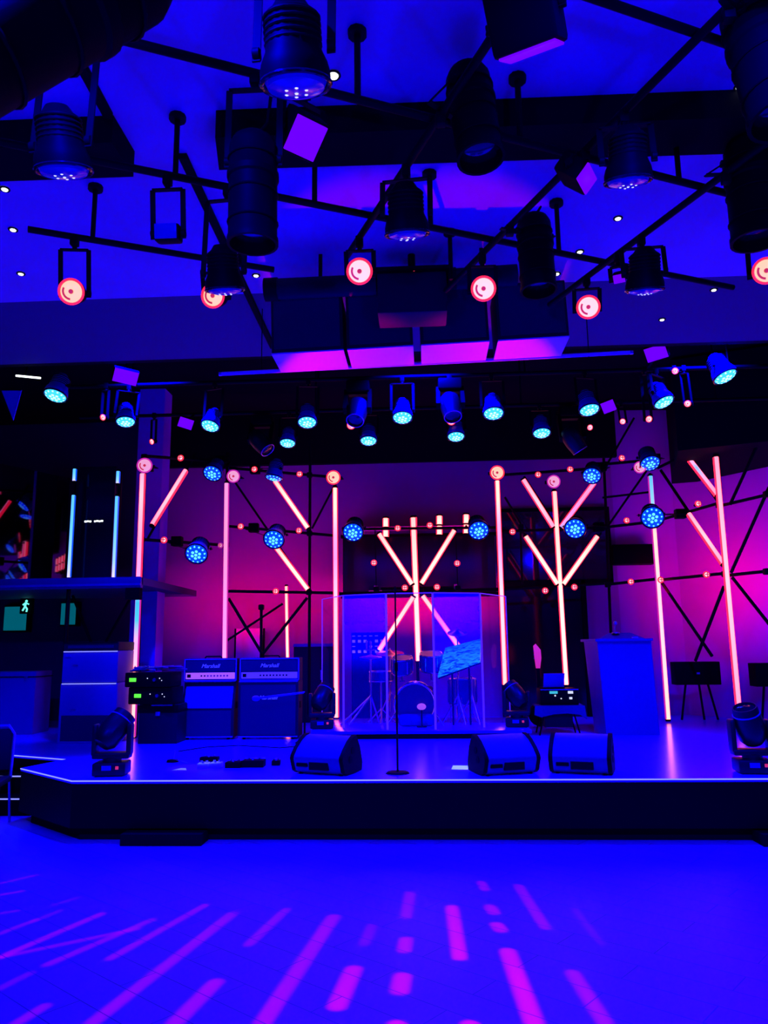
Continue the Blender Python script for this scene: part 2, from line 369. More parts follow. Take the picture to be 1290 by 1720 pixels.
def led_par(lens, clamp, aim, label, size=1.0, state='lit', group=None, power=0, name='led_par_lamp', aimback=False):
    """lens, clamp: world points; aim: direction the lens faces"""
    t = thing(name, label, 'stage light', clamp, 0, group)
    lc = V(lens)-V(clamp); aim = V(aim).normalized()
    H = Matrix.Translation(lc) @ look(aim) @ Matrix.Scale(size, 4)
    lm, dm = {'lit': (lens_cyan, led_white), 'dots': (lens_blue, led_cyan), 'dim': (lens_dim, led_dim)}[state]
    h = cpart('par', 'housing', black if state == 'dim' else bloom_house, par_housing, t, H)
    cpart('par', 'cooling_fins', pipe_m, par_fins, h)
    cpart('par', 'bezel', blackg, par_bezel, h)
    l = cpart('par', 'lens', lm, par_lens, t, H)
    cpart('par', 'led_array', dm, par_leds_small if state == 'dim' else par_leds, l)
    yoke_and_clamp(t, lc-aim*.11*size, side_of(aim), .135*size)
    if power:
        spot('beam', lc+aim*.06, lc+aim*3, power, 75, parent=t, rad=.08)
    return t

def lamp_housing(b): b.lathe([(0, -.2), (.05, -.2), (.07, -.17), (.085, -.1), (.1, -.04), (.104, .01), (.095, .015), (.09, -.012), (0, -.012)], 20)
def lamp_rim(b): b.torus((0, 0, .008), .095, .010, n=26)
def lamp_lens(b): b.lathe([(.018, .012), (.03, .018), (.06, .012), (.088, -.006)], 24)
def lamp_hub(b): b.lathe([(0, .026), (.016, .024), (.02, .008)], 14)
def lamp_segment(b):
    a0, n = math.radians(150), 15; pts = [(.052*math.cos(a0+k*.14), .052*math.sin(a0+k*.14), .0165) for k in range(n)]
    pts += [(.068*math.cos(a0+k*.14), .068*math.sin(a0+k*.14), .0135) for k in range(n-1, -1, -1)]; b.prism(pts, (0, 0, .003))
def beam_lamp(lens, clamp, aim, label, size=1.0, hot=None, group=None, name='spot_lamp', rim=None, power=0):
    t = thing(name, label, 'stage light', clamp, 0, group); lc = V(lens)-V(clamp); aim = V(aim).normalized()
    H = Matrix.Translation(lc) @ look(aim) @ Matrix.Scale(size, 4)
    h = cpart('lamp', 'housing', black, lamp_housing, t, H)
    cpart('lamp', 'glowing_rim', rim or red_rim, lamp_rim, h)
    l = cpart('lamp', 'lens', hot or hot_pink, lamp_lens, t, H)
    cpart('lamp', 'hub', red_dark, lamp_hub, l); cpart('lamp', 'reflector_segment', red_dark, lamp_segment, l)
    yoke_and_clamp(t, lc-aim*.08*size, side_of(aim), .11*size)
    return t
def can_body(b):
    can_bands(b)
    b.lathe([(0, .02), (.06, .02), (.1, -.01), (.118, -.05), (.12, -.18), (.128, -.19), (.128, -.22), (.12, -.23), (.12, -.52), (.126, -.53), (.126, -.56), (.112, -.56), (.108, -.5), (0, -.5)], 24)
def can_bands(b):
    for z in (-.12, -.3, -.45): b.torus((0, 0, z), .121, .006, n=24, k=6)
def can_lens(b): b.lathe([(0, -.515), (.08, -.51), (.108, -.5)], 22)
def barrel_spot(center, clamp, axis, label, size=1.0, group='black barrel spotlights on the overhead grid'):
    """long black can; axis: direction of its open end"""
    t = thing('barrel_spotlight', label, 'stage light', clamp, 0, group); axis = V(axis).normalized()
    c = V(center)-V(clamp); top = c-axis*.27*size
    H = Matrix.Translation(top) @ look(-axis) @ Matrix.Scale(size, 4)
    cpart('can', 'barrel', black, can_body, t, H); cpart('can', 'lens', blackg, can_lens, t, H)
    yoke_and_clamp(t, top+axis*.12*size, side_of(axis), .13*size)
    obj('power_cable', B().tube([top+V((.02, 0, .02)), top+V((.06, .03, .1)), V((.08, .02, -.02)), V((.16, .04, .03))], .008, 6), black, t)
    return t

# overhead grid of pipes, turned 24 degrees to the stage
GA = math.radians(24); GU = V((math.cos(GA), math.sin(GA), 0)); GV = V((-math.sin(GA), math.cos(GA), 0)); GZ = 4.5
def G(s, c, z=GZ): return GU*s+GV*c+V((0, 0, z))
grid = thing('lighting_grid', 'black pipe lighting grid hung under the low ceiling', 'lighting grid', (0, 0, GZ))
def gl(p): return V(p)-V((0, 0, GZ))
for c, s0, s1 in ((2.36, -.55, 4.4), (3.3, -.15, 4.6), (4.28, -.6, 4.6), (5.2, -.5, 1.15)):
    obj('pipe', B().cyl(gl(G(s0, c)), gl(G(s1, c)), .022, n=10), pipe_m, grid)
for s, c0, c1 in ((1.57, 1.6, 4.75), (2.45, 1.6, 5.0), (3.35, 1.6, 4.95)):
    obj('pipe', B().cyl(gl(G(s, c0, GZ-.044)), gl(G(s, c1, GZ-.044)), .022, n=10), pipe_m, grid)
for s, c in ((.05, 3.3), (1.15, 3.3), (2.1, 3.3), (3.2, 3.3), (.35, 4.28), (1.2, 4.28), (2.0, 4.28), (3.0, 4.28), (-.1, 5.2), (.9, 5.2), (.2, 2.36), (1.9, 2.36), (2.9, 2.36), (4.0, 3.3), (2.45, 4.9)):
    obj('hanger_rod', B().cyl(gl(G(s, c)), gl(G(s, c, 4.9)), .017, n=8).cyl(gl(G(s, c, 4.87)), gl(G(s, c, 4.9)), .05, n=10), pipe_m, grid)
def row(c): return GV, c
def colm(s): return GU, s
def onpipe(px, py, plane, dz=0):
    p = atp(px, py, *plane); k = V((p.x, p.y, GZ-.03-(.044 if plane[0] is GU else 0))); return p, k
gp = 'dark LED par lamps on the overhead grid'
for px, py, pl, sz, lab in (
    (497, 140, row(2.36), 1.0, 'largest dark LED par, faint speckled lens, beside a white pin downlight'),
    (107, 285, row(3.3), .95, 'dark LED par with greyish stripe hanging nearest the left edge, speckled lens lit blue'),
    (684, 392, colm(1.57), 1.0, 'dark LED par with speckled lens directly above the centre loudspeaker row'),
    (378, 486, row(4.28), .92, 'dark LED par overlapping a glowing red beam lamp just below its lens'),
    (1055, 303, colm(2.45), .95, 'dark LED par under the long black beam, beside a tilted black floodlight'),
    (1083, 486, colm(3.35), 1.0, 'dark LED par with red glint hanging lowest on the right of the grid')):
    p, k = onpipe(px, py, pl)
    led_par(p, k, (0.03, .33, -1), lab, sz, 'dim', gp)
for px, py, pl, ax, sz, lab in (
    (795, 190, colm(1.57), (.1, -.1, -1), 1.0, 'long black barrel spotlight hanging in front of the black ceiling beam, above the centre'),
    (425, 318, row(3.3), (0, .05, -1), .95, 'black barrel spotlight hanging between two dark LED pars left of the loudspeaker row'),
    (900, 425, colm(2.45), (.02, -.05, -1), .95, 'black barrel spotlight hanging in front of the loudspeaker row end'),
    (1262, 318, colm(3.35), (.0, .0, -1), 1.15, 'black barrel spotlight at the picture edge above a red beam lamp'),
    (1285, 95, colm(2.45), (.1, -.1, -1), 1.15, 'black barrel spotlight cut off by the top right corner'),
    (85, 15, row(2.36), (-.5, -.25, -.6), 1.5, 'big blurred black spotlight filling the top left corner')):
    if pl[0] is GU: pl = (GU, pl[1]+.19)
    p, k = onpipe(px, py, pl)
    if pl[0] is GU: k = k-GU*.19
    barrel_spot(p, k, ax, lab, sz)
# glowing red beam lamps on the grid
gb = 'glowing red beam lamps on the overhead grid'
for px, py, pl, hot, ax, lab in (
    (120, 490, row(5.2), hot_warm, (.12, -1, -.35), 'red glowing beam lamp alone on a long drop, nearest the balcony'),
    (358, 497, row(5.2), hot_warm, (-.1, -1, -.35), 'red glowing beam lamp half hidden by a dark LED par'),
    (604, 456, colm(1.57), hot_pink, (0, -1, -.35), 'red glowing beam lamp left of the box above the loudspeaker row'),
    (812, 485, colm(2.45), hot_pink, (0, -1, -.35), 'pink glowing beam lamp in front of the loudspeaker row, right of centre'),
    (988, 516, colm(3.35), hot_pink, (-.1, -1, -.3), 'pink glowing beam lamp just past the right end of the loudspeaker row'),
    (1287, 455, row(3.3), hot_warm, (-.3, -1, -.3), 'red glowing beam lamp cut by the right picture edge')):
    p, k = onpipe(px, py, pl); beam_lamp(p, k, ax, lab, .84 if px != 1287 else .8, hot, gb)
# boxy floods
def flood(px, py, pl, size, ax, lab, lens=magenta_lens):
    p, k = onpipe(px, py, pl); t = thing('floodlight', lab, 'stage light', k, 0, 'boxy floodlights'); lc = p-k; ax = V(ax).normalized()
    H = Matrix.Translation(lc) @ look(ax); sx, sy, sz = size
    obj('housing', B().box((0, 0, -sz/2), (sx, sy, sz), bev=.02), black, t, H)
    obj('lens', B().box((0, 0, .003), (sx*.86, sy*.86, .012), bev=.004), lens, t, H)
    yoke_and_clamp(t, lc-ax*sz*.5, (H.to_3x3() @ V((1, 0, 0))).normalized(), sx*.5+.015); return t
flood(893, 85, colm(1.57), (.27, .22, .25), (.25, .55, -.9), 'black box floodlight with magenta glass hanging at the top edge of the picture')
flood(513, 232, row(3.3), (.2, .2, .12), (.45, -.5, -.8), 'floodlight with violet lit face tucked behind the largest dark LED par')
flood(985, 300, colm(2.45), (.2, .12, .16), (.6, -.3, -.6), 'small tilted black floodlight beside a dark LED par under the beam')
flood(278, 388, row(4.28), (.15, .1, .1), (0, -1, -.2), 'small square black floodlight on the grid near the balcony', lens_dim)
flood(1040, 468, colm(3.35), (.09, .07, .08), (-.3, -.7, -.7), 'little violet floodlight beside the lowest dark LED par')
# pin downlights in the ceiling
for i, (px, py) in enumerate(((560, 127), (1245, 146), (8, 318), (22, 386), (35, 460), (454, 407), (430, 463), (1038, 367), (974, 423), (935, 460), (1199, 487), (1112, 537))):
    p = atz(px, py, 4.893) if py < 480 else atz(px, py, 4.893)
    desc = ['beside the largest dark LED par', 'near the top right barrel spotlight', 'uppermost of three along the left edge', 'middle one of three along the left edge', 'lowest of three along the left edge',
            'upper one beside the left barrel spotlight', 'lower one beside the left barrel spotlight', 'under the dark LED par by the black beam', 'right of the barrel spotlight near the loudspeaker row', 'at the rim of the barrel spotlight near the loudspeaker row',
            'far right above the dark loft', 'above the tilted violet panel on the right'][i]
    t = thing('ceiling_downlight', 'tiny white pin downlight ' + desc, 'ceiling light', p, 0, 'pin downlights')
    r = .028 if py < 200 else .022
    obj('trim_ring', B().torus((0, 0, 0), r+.008, .006), black, t); obj('bulb', B().sphere((0, 0, -.004), r, (1, 1, .35)), white_led, t)

# ------------------------------------------------------------------ loudspeaker row, projector, front bar
pts = [(452, 578), (582, 697), (708, 826), (838, 960)]
p0, p1 = at(455, 595, 6.15), at(958, 565, 6.15)
for i, (a, c) in enumerate(pts):
    fa, fc = (a-452)/508, (c-452)/508
    A, C_ = p0.lerp(p1, fa), p0.lerp(p1, fc); wdt = (C_-A).length
    t = thing('hung_loudspeaker', 'black loudspeaker box with violet lit underside, %s of the hung row from the balcony side' % ORD[i], 'loudspeaker', (A+C_)/2, math.atan2((C_-A).y, (C_-A).x), 'hung loudspeaker row')
    tilt = Matrix.Rotation(-(C_-A).z/wdt, 4, 'Y')
    obj('cabinet', B().box((0, .22, .26), (wdt-.01, .44, .50), bev=.012), blackm, t, tilt)
    obj('grille', B().box((0, -.006, .26), (wdt-.06, .012, .44)), grille, t, tilt)
    obj('added_underside_panel', B().box((0, .22, .004), (wdt-.012, .43, .012)), white, t, tilt)  # pale panel added so the underside catches the light
    obj('hanging_strap', B().bar((-.2, .2, .5), (-.2, .2, 4.9-A.z+.0), .03, .006).bar((.2, .2, .5), (.2, .2, 4.9-A.z), .03, .006), pipe_m, t)
pc = at(692, 493, 5.7)
t = thing('projector_box', 'dark grey projector box hanging in front of the loudspeaker row', 'projector', pc)
obj('case', B().box((0, .12, 0), (.55, .3, .34), bev=.015), mat('grey_case', (.006, .005, .015), .6, spec=.2), t)
obj('mounting_plate', B().box((0, .12, .19), (.62, .36, .03)).cyl((0, .12, .2), (0, .12, 4.9-pc.z), .03), pipe_m, t)
obj('indicator', B().sphere((.02, -.03, .185), .012), red_dark, t)
for a, c, lab in ((at(445, 487, 5.75), at(632, 478, 5.75), 'dark round duct running from the projector towards the balcony'), (at(752, 470, 5.75), at(868, 462, 5.75), 'dark round duct running from the projector towards the right')):
    t = thing('air_duct', lab, 'duct', (a+c)/2, 0, 'dark ceiling ducts'); m_ = (a+c)/2
    obj('duct_pipe', B().cyl(a-m_, c-m_, .085, n=20), mat('duct_paint', (.004, .003, .012), .6, spec=.2), t)
    obj('collar', B().cyl((a-m_), (a-m_).lerp(c-m_, .12), .094, n=20), pipe_m, t)
    obj('hanger', B().bar(V((0, 0, .07)), V((0, 0, 4.9-m_.z)), .03, .006), pipe_m, t)
a, c = at(373, 628, 6.72), at(1058, 592, 6.72)
t = thing('front_bar', 'long thin silver bar under the loudspeaker row', 'bar', (a+c)/2); m_ = (a+c)/2
obj('tube', B().cyl(a-m_, c-m_, .018, n=10), mat('satin_silver', (.9, .85, .95), .5), t)
obj('end_cap', B().cyl(a-m_, (a-m_)*1.015, .019), chrome, t); obj('end_cap', B().cyl(c-m_, (c-m_)*1.015, .019), chrome, t)
obj('suspension_wire', B().cyl((-1.5, 0, -.02), (-1.5, 0, 6-m_.z), .005, n=6).cyl((1.5, 0, 0), (1.5, 0, 6-m_.z), .005, n=6), pipe_m, t)

# ------------------------------------------------------------------ stage pipes and blue LED pars
sp = thing('stage_lighting_pipe', 'black pipe over the front of the stage carrying the front row of blue pars', 'pipe', (0, 8.55, 4.85))
obj('pipe', B().cyl((-4.2, 0, 0), (4.2, 0, 0), .024), pipe_m, sp)
for x in (-3.5, -1.2, 1.2, 3.5): obj('hanger_rod', B().cyl((x, 0, 0), (x, 0, 1.15), .012, n=8), pipe_m, sp)
sp2 = thing('stage_lighting_pipe', 'black pipe over the drums carrying the rear row of blue pars', 'pipe', (0, 9.75, 4.85))
obj('pipe', B().cyl((-4.6, 0, 0), (4.6, 0, 0), .024), pipe_m, sp2)
for x in (-3.9, -1.4, 1.3, 3.8): obj('hanger_rod', B().cyl((x, 0, 0), (x, 0, 1.15), .012, n=8), pipe_m, sp2)
gf = 'blue LED pars hanging over the stage'
front = [(93, 664, 1.1, (-.1, -.35, -1)), (211, 708, .9, (.15, -.3, -1)), (353, 715, .88, (-.15, -.45, -1)), (516, 709, .9, (.05, -.4, -1)), (676, 701, .94, (0, -.4, -1)), (829, 694, .96, (0, -.4, -1)), (990, 688, .94, (.1, -.35, -1)), (1115, 675, .95, (.3, -.35, -1)), (1218, 632, 1.1, (.3, -.3, -1))]
for i, (px, py, sz, ax) in enumerate(front):
    p = at(px, py, 8.45); k = V((p.x+ax[0]*-.1, 8.55, 4.825))
    if px == 1218: k = V((p.x, 8.55, 4.86))
    led_par(p, k, ax, 'glowing cyan-blue LED par, %s from the balcony in the front hanging row' % ORD[i], sz, 'lit', gf, power=60)
rear = [(483, 744, .86, (0, -.35, -1)), (619, 740, .9, (0, -.35, -1)), (766, 733, .92, (0, -.35, -1)), (910, 727, .95, (0, -.35, -1))]
for i, (px, py, sz, ax) in enumerate(rear):
    p = at(px, py, 9.65); k = V((p.x, 9.75, 4.825))
    led_par(p, k, ax, 'glowing cyan-blue LED par, %s from the balcony in the rear hanging row' % ORD[i], sz, 'lit', gf, power=60)

# ------------------------------------------------------------------ scaffold frames
def L3(px, py, Y): return at(px, py, Y)
def scaffold(lab, segs, couplers=()):
    P = [(L3(a, b_, Y), L3(c, d, Y2), r) for a, b_, Y, c, d, Y2, r, _ in segs]
    o = P[0][0]; t = thing('scaffolding', lab, 'scaffold', o, 0, 'scaffold frames behind the band')
    for (p, q, r), s in zip(P, segs): obj(s[7], B().cyl(p-o, q-o, r, n=10), pipe_m, t)
    for px, py, Y in couplers: obj('coupler', B().box(L3(px, py, Y)-o, (.09, .09, .09), bev=.02), pipe_m, t)
    return t
def vpost(px_b, py_b, Y, py_top):
    """vertical post: bottom pixel and the row its top reaches"""
    p = at(px_b, py_b, Y); q = at(px_b, py_top, Y); return p, V((p.x, p.y, q.z))
R1, R2 = .024, .018
scaffold('black scaffold frame between the blue-lit pillar and the guitar amplifiers', [
    (228, 1240, 11.0, 244, 770, 11.0, R1, 'post'), (376, 1205, 12.35, 382, 760, 12.35, R1, 'post'),
    (243, 766, 11.0, 380, 776, 12.35, R1, 'rail'), (236, 906, 11.0, 380, 916, 12.35, R1, 'rail'), (248, 905, 11.2, 330, 760, 11.9, R2, 'brace')], ((243, 768, 11.0), (380, 776, 12.35), (237, 906, 11.0), (380, 915, 12.35)))
scaffold('black scaffold frame with crossed braces directly above the guitar amplifiers', [
    (519, 1200, 12.5, 521, 745, 12.5, R1, 'post'), (385, 786, 12.42, 565, 802, 12.5, R1, 'rail'), (385, 884, 12.42, 565, 900, 12.5, R1, 'rail'), (382, 993, 12.42, 568, 996, 12.5, R1, 'rail'),
    (388, 800, 12.42, 518, 990, 12.5, R2, 'brace'), (524, 888, 12.5, 562, 815, 12.5, R2, 'brace'), (384, 1005, 12.42, 440, 1098, 12.5, R1, 'brace'), (516, 1004, 12.5, 442, 1098, 12.5, R1, 'brace'), (438, 1200, 12.55, 439, 1015, 12.55, R1, 'post'), (378, 1078, 12.45, 475, 1014, 12.5, R2, 'brace'), (565, 1205, 12.5, 563, 800, 12.5, R1, 'post')],
    ((520, 798, 12.5), (520, 896, 12.5), (519, 995, 12.5), (439, 1020, 12.55)))
scaffold('scaffold frame behind the drum shield holding the crossing light tubes', [
    (704, 1205, 12.72, 694, 868, 12.72, R1, 'post'), (575, 889, 12.55, 832, 886, 12.55, R1, 'rail'), (640, 989, 12.62, 760, 987, 12.62, R1, 'rail'), (570, 998, 12.62, 845, 990, 12.62, .03, 'rail'), (848, 1160, 12.52, 834, 795, 12.52, R1, 'post'), (632, 990, 12.6, 630, 890, 12.6, .008, 'wire'), (769, 988, 12.6, 765, 886, 12.6, .008, 'wire'), (566, 1004, 12.6, 566, 885, 12.6, R1, 'post')], ((696, 888, 12.66), (700, 988, 12.66), (632, 990, 12.6), (769, 988, 12.6)))
scaffold('scaffold frame holding the tree of red tubes beside the lectern', [
    (952, 1165, 12.52, 929, 800, 12.52, R1, 'post'), (842, 798, 12.6, 1012, 786, 12.6, R1, 'rail'), (842, 893, 12.6, 1015, 886, 12.6, R1, 'rail'), (845, 990, 12.6, 1015, 980, 12.6, R1, 'rail'), (848, 835, 12.6, 875, 880, 12.6, R2, 'brace'), (880, 800, 12.6, 940, 892, 12.6, R2, 'brace'), (1012, 790, 12.6, 942, 892, 12.6, R2, 'brace'), (880, 895, 12.6, 940, 985, 12.6, R2, 'brace'), (1010, 895, 12.6, 942, 985, 12.6, R2, 'brace'), (877, 980, 12.62, 874, 880, 12.62, R2, 'post')], ((935, 890, 12.6), (941, 984, 12.6), (875, 885, 12.6)))
scaffold('scaffold frame between the lectern tubes and the magenta wall', [
    (1030, 1160, 12.75, 1014, 770, 12.75, R1, 'post'), (1124, 1210, 12.75, 1092, 795, 12.75, R1, 'post'), (1012, 780, 12.75, 1100, 772, 12.75, R1, 'rail'), (1012, 836, 12.75, 1095, 826, 12.75, R2, 'rail'), (1014, 886, 12.75, 1100, 876, 12.75, R1, 'rail'), (1018, 982, 12.75, 1108, 972, 12.75, R1, 'rail'), (1018, 888, 12.75, 1088, 788, 12.75, R2, 'brace'), (1014, 790, 12.75, 1065, 702, 12.75, R2, 'brace'), (935, 700, 12.5, 936, 690, 12.5, R2, 'brace')], ((1016, 780, 12.75), (1018, 885, 12.75), (1021, 982, 12.75), (1098, 877, 12.75), (1105, 972, 12.75)))
scaffold('tall scaffold frame with braces in front of the magenta wall', [
    (1242, 1225, 11.55, 1205, 760, 11.55, R1, 'post'), (1105, 786, 12.7, 1203, 738, 11.55, R1, 'rail'), (1100, 876, 12.7, 1208, 845, 11.55, R1, 'rail'), (1110, 974, 12.7, 1218, 963, 11.55, R1, 'rail'),
    (1208, 850, 11.55, 1310, 826, 10.9, R1, 'rail'), (1218, 967, 11.55, 1310, 957, 10.9, R1, 'rail'), (1110, 790, 12.7, 1165, 872, 12.1, R1, 'brace'), (1150, 762, 12.1, 1207, 845, 11.55, R2, 'brace'), (1226, 848, 11.4, 1280, 730, 11.1, R1, 'brace'), (1228, 962, 11.45, 1292, 818, 11.0, R1, 'brace'), (1230, 970, 11.45, 1305, 1065, 11.0, R1, 'brace'), (1110, 976, 12.7, 1196, 1102, 11.9, R1, 'brace'), (1216, 985, 11.55, 1168, 1110, 12.1, R1, 'brace')],
    ((1208, 848, 11.55), (1218, 964, 11.55), (1288, 830, 11.0), (1288, 960, 11.0)))
# ------------------------------------------------------------------ pixel tubes
def pixel_tube(pt, pb, Y, m, lab, group, rad=.042, edge=None, Y2=None, arm=None):
    p, q = at(*pb, Y if Y2 is None else Y2), at(*pt, Y); d = q-p; L = d.length
    t = thing('led_tube', lab, 'light tube', p, 0, group)
    rot = d.to_track_quat('Z', 'Y').to_matrix().to_4x4()
    # local: z along the tube; the emitting face points to the audience
    f = (rot.to_3x3().inverted() @ V((0, -1, 0))); f.z = 0; f.normalize()
    obj('diffuser', B().cyl(f*rad*.35, f*rad*.35+V((0, 0, L)), rad*.78, n=14), m, t, rot)
    obj('halo_sleeve', B().cyl((0, 0, .005), (0, 0, L-.005), rad, n=14), edge or tube_halo, t, rot)  # halo around the tube put into an added glowing sleeve
    obj('channel', B().cyl(-f*rad*.55, -f*rad*.55+V((0, 0, L)), rad*.85, n=10), black, t, rot)
    obj('end_cap', B().cyl((0, 0, -.03), (0, 0, 0), rad*.95, n=14), black, t, rot)
    obj('end_cap', B().cyl((0, 0, L), (0, 0, L+.03), rad*.95, n=14), black, t, rot)
    if arm: obj('mounting_arm', B().bar(q-p+V((0, .04, 0)), at(*arm)-p, .025, .012), pipe_m, t)
    return t
gv, gd = 'upright LED tubes', 'slanting LED tubes'
pixel_tube((240, 796), (233, 984), 10.9, t_left, 'upper pink upright LED tube beside the blue-lit pillar', gv)
pixel_tube((233, 989), (223, 1238), 10.9, t_leftlow, 'lower upright LED tube beside the blue-lit pillar, cyan at its top', gv, edge=tube_edge_p)
pixel_tube((381, 812), (377, 1150), 12.25, t_lav, 'lavender upright LED tube rising behind the guitar amplifiers', gv, edge=tube_edge_p)
pixel_tube((563, 820), (565, 1205), 12.4, t_two, 'upright LED tube seen through the left end of the drum shield', gv)
pixel_tube((835, 808), (848, 1150), 12.42, t_two, 'upright LED tube seen through the right end of the drum shield', gv)
pixel_tube((931, 826), (951, 1150), 12.42, t_hot, 'upright red LED tube forming the trunk of the tube tree', gv)
pixel_tube((1092, 800), (1122, 1208), 12.65, t_cyantop, 'upright LED tube beside the lectern, cyan at its top', gv, edge=tube_edge_p)
pixel_tube((1202, 768), (1241, 1195), 11.45, t_pink, 'upright pink LED tube in front of the magenta wall', gv)
pixel_tube((694, 870), (703, 1110), 12.6, t_hot, 'central upright LED tube behind the drum kit', gv, rad=.05)
pixel_tube((312, 791), (256, 882), 11.6, t_pink, 'slanting pink LED tube above the wireless receivers, beside the pillar', gd, Y2=11.1)
pixel_tube((462, 808), (517, 887), 12.34, t_hot, 'upper slanting LED tube below the turned-away blue par', gd)
pixel_tube((462, 917), (517, 990), 12.4, t_hot, 'lower slanting LED tube below a blue par above the amplifiers', gd)
pixel_tube((637, 897), (692, 981), 12.42, t_hot, 'upper slanting LED tube of the centre cross, leaning towards the amplifiers', gd)
pixel_tube((763, 891), (708, 980), 12.42, t_hot, 'upper slanting LED tube of the centre cross, leaning towards the lectern', gd)
pixel_tube((694, 1003), (637, 1092), 12.52, t_hot, 'lower slanting LED tube of the centre cross, towards the amplifiers', gd, arm=(692, 989, 12.6))
pixel_tube((710, 1001), (772, 1088), 12.52, t_hot, 'lower slanting LED tube of the centre cross, ending at the cyan panel', gd, arm=(712, 989, 12.6))
pixel_tube((879, 806), (929, 885), 12.42, t_pink, 'upper branch of the red tube tree on the drum side', gd)
pixel_tube((998, 811), (942, 886), 12.42, t_lav, 'upper branch of the red tube tree on the lectern side', gd)
pixel_tube((883, 901), (936, 981), 12.42, t_hot, 'lower branch of the red tube tree on the drum side', gd)
pixel_tube((1003, 901), (946, 981), 12.42, t_hot, 'lower branch of the red tube tree on the lectern side', gd)
pixel_tube((1149, 761), (1204, 832), 12.0, t_mix, 'upper slanting LED tube before the magenta wall, partly cyan', gd, Y2=11.5)
pixel_tube((1157, 864), (1214, 947), 12.0, t_pink, 'lower slanting LED tube before the magenta wall', gd, Y2=11.5)
pixel_tube((481, 985), (485, 1204), 13.2, t_hot, 'slim red tube standing in for a reflection behind the braces above the logo cabinet', gv, rad=.03)  # tube added in place of a reflected one
# balcony tubes
gbl = 'blue LED tubes on the balcony'
for pt, pb, lab in (((126, 788), (125, 808), 'short upper piece of the blue tube farther from the stage, on the balcony'), ((124, 832), (116, 970), 'long blue LED tube on the balcony beside the mirror wall'),
                    ((199, 792), (198, 812), 'short upper piece of the blue tube beside the pillar, on the balcony'), ((197, 834), (191, 970), 'long blue LED tube on the balcony beside the pillar')):
    t = pixel_tube(pt, pb, 10.75, t_blue, lab, gbl, edge=tube_edge_b, rad=.03)
    if pb[1] == 970: obj('mounting_post', B().cyl((0, .065, -.05), (0, .065, at(pt[0], 790, 10.75).z-t.location.z), .028, n=10), pipe_m, t)
# short stubs along the top of the screen
gs = 'short LED tube pieces above the screen'
for i, (px, py) in enumerate(((648, 879), (695, 877), (738, 875), (783, 873))):
    for j, dy in enumerate((0, 17)):
        pixel_tube((px, py-8+dy), (px, py+6+dy), 13.1, t_hot, 'short glowing tube piece, %s of the %s row above the screen' % (ORD[i], ('upper', 'lower')[j]), gs, rad=.055)

# ------------------------------------------------------------------ round lamps on the tube tops
gr = 'round beam lamps on the tube tops'
for px, py, Y, r, hot, rim, ax, lab in (
    (243, 782, 10.75, 13, pale_pink, tube_edge_p, (.2, -1, -.1), 'pale pink round lamp on the tube beside the pillar'),
    (392, 800, 12.0, 11, pale_pink, tube_edge_p, (.2, -1, -.15), 'pale pink round lamp above the lavender tube'),
    (560, 802, 12.2, 12, hot_warm, red_rim, (0, -1, -.15), 'warm red-rimmed round lamp on the tube left of the drum shield'),
    (835, 794, 12.25, 12, hot_warm, red_rim, (0, -1, -.15), 'warm red-rimmed round lamp on the tube right of the drum shield'),
    (930, 809, 12.25, 11, pale_pink, tube_edge_p, (0, -1, -.15), 'pale pink round lamp on the trunk of the tube tree'),
    (1075, 785, 12.4, 10, pale_pink, tube_edge_p, (-.3, -1, -.15), 'pale round lamp tucked behind a blue par above the lectern'),
    (1177, 748, 11.4, 12, hot_warm, red_rim, (-.7, -1, -.2), 'warm round lamp turned sideways at the top of the magenta wall frame')):
    p = at(px, py, Y); k = V((p.x+.02, Y+.24, p.z+.0))
    beam_lamp(p, k, ax, lab, r*Y/1292/.1, hot, gr, rim=rim)
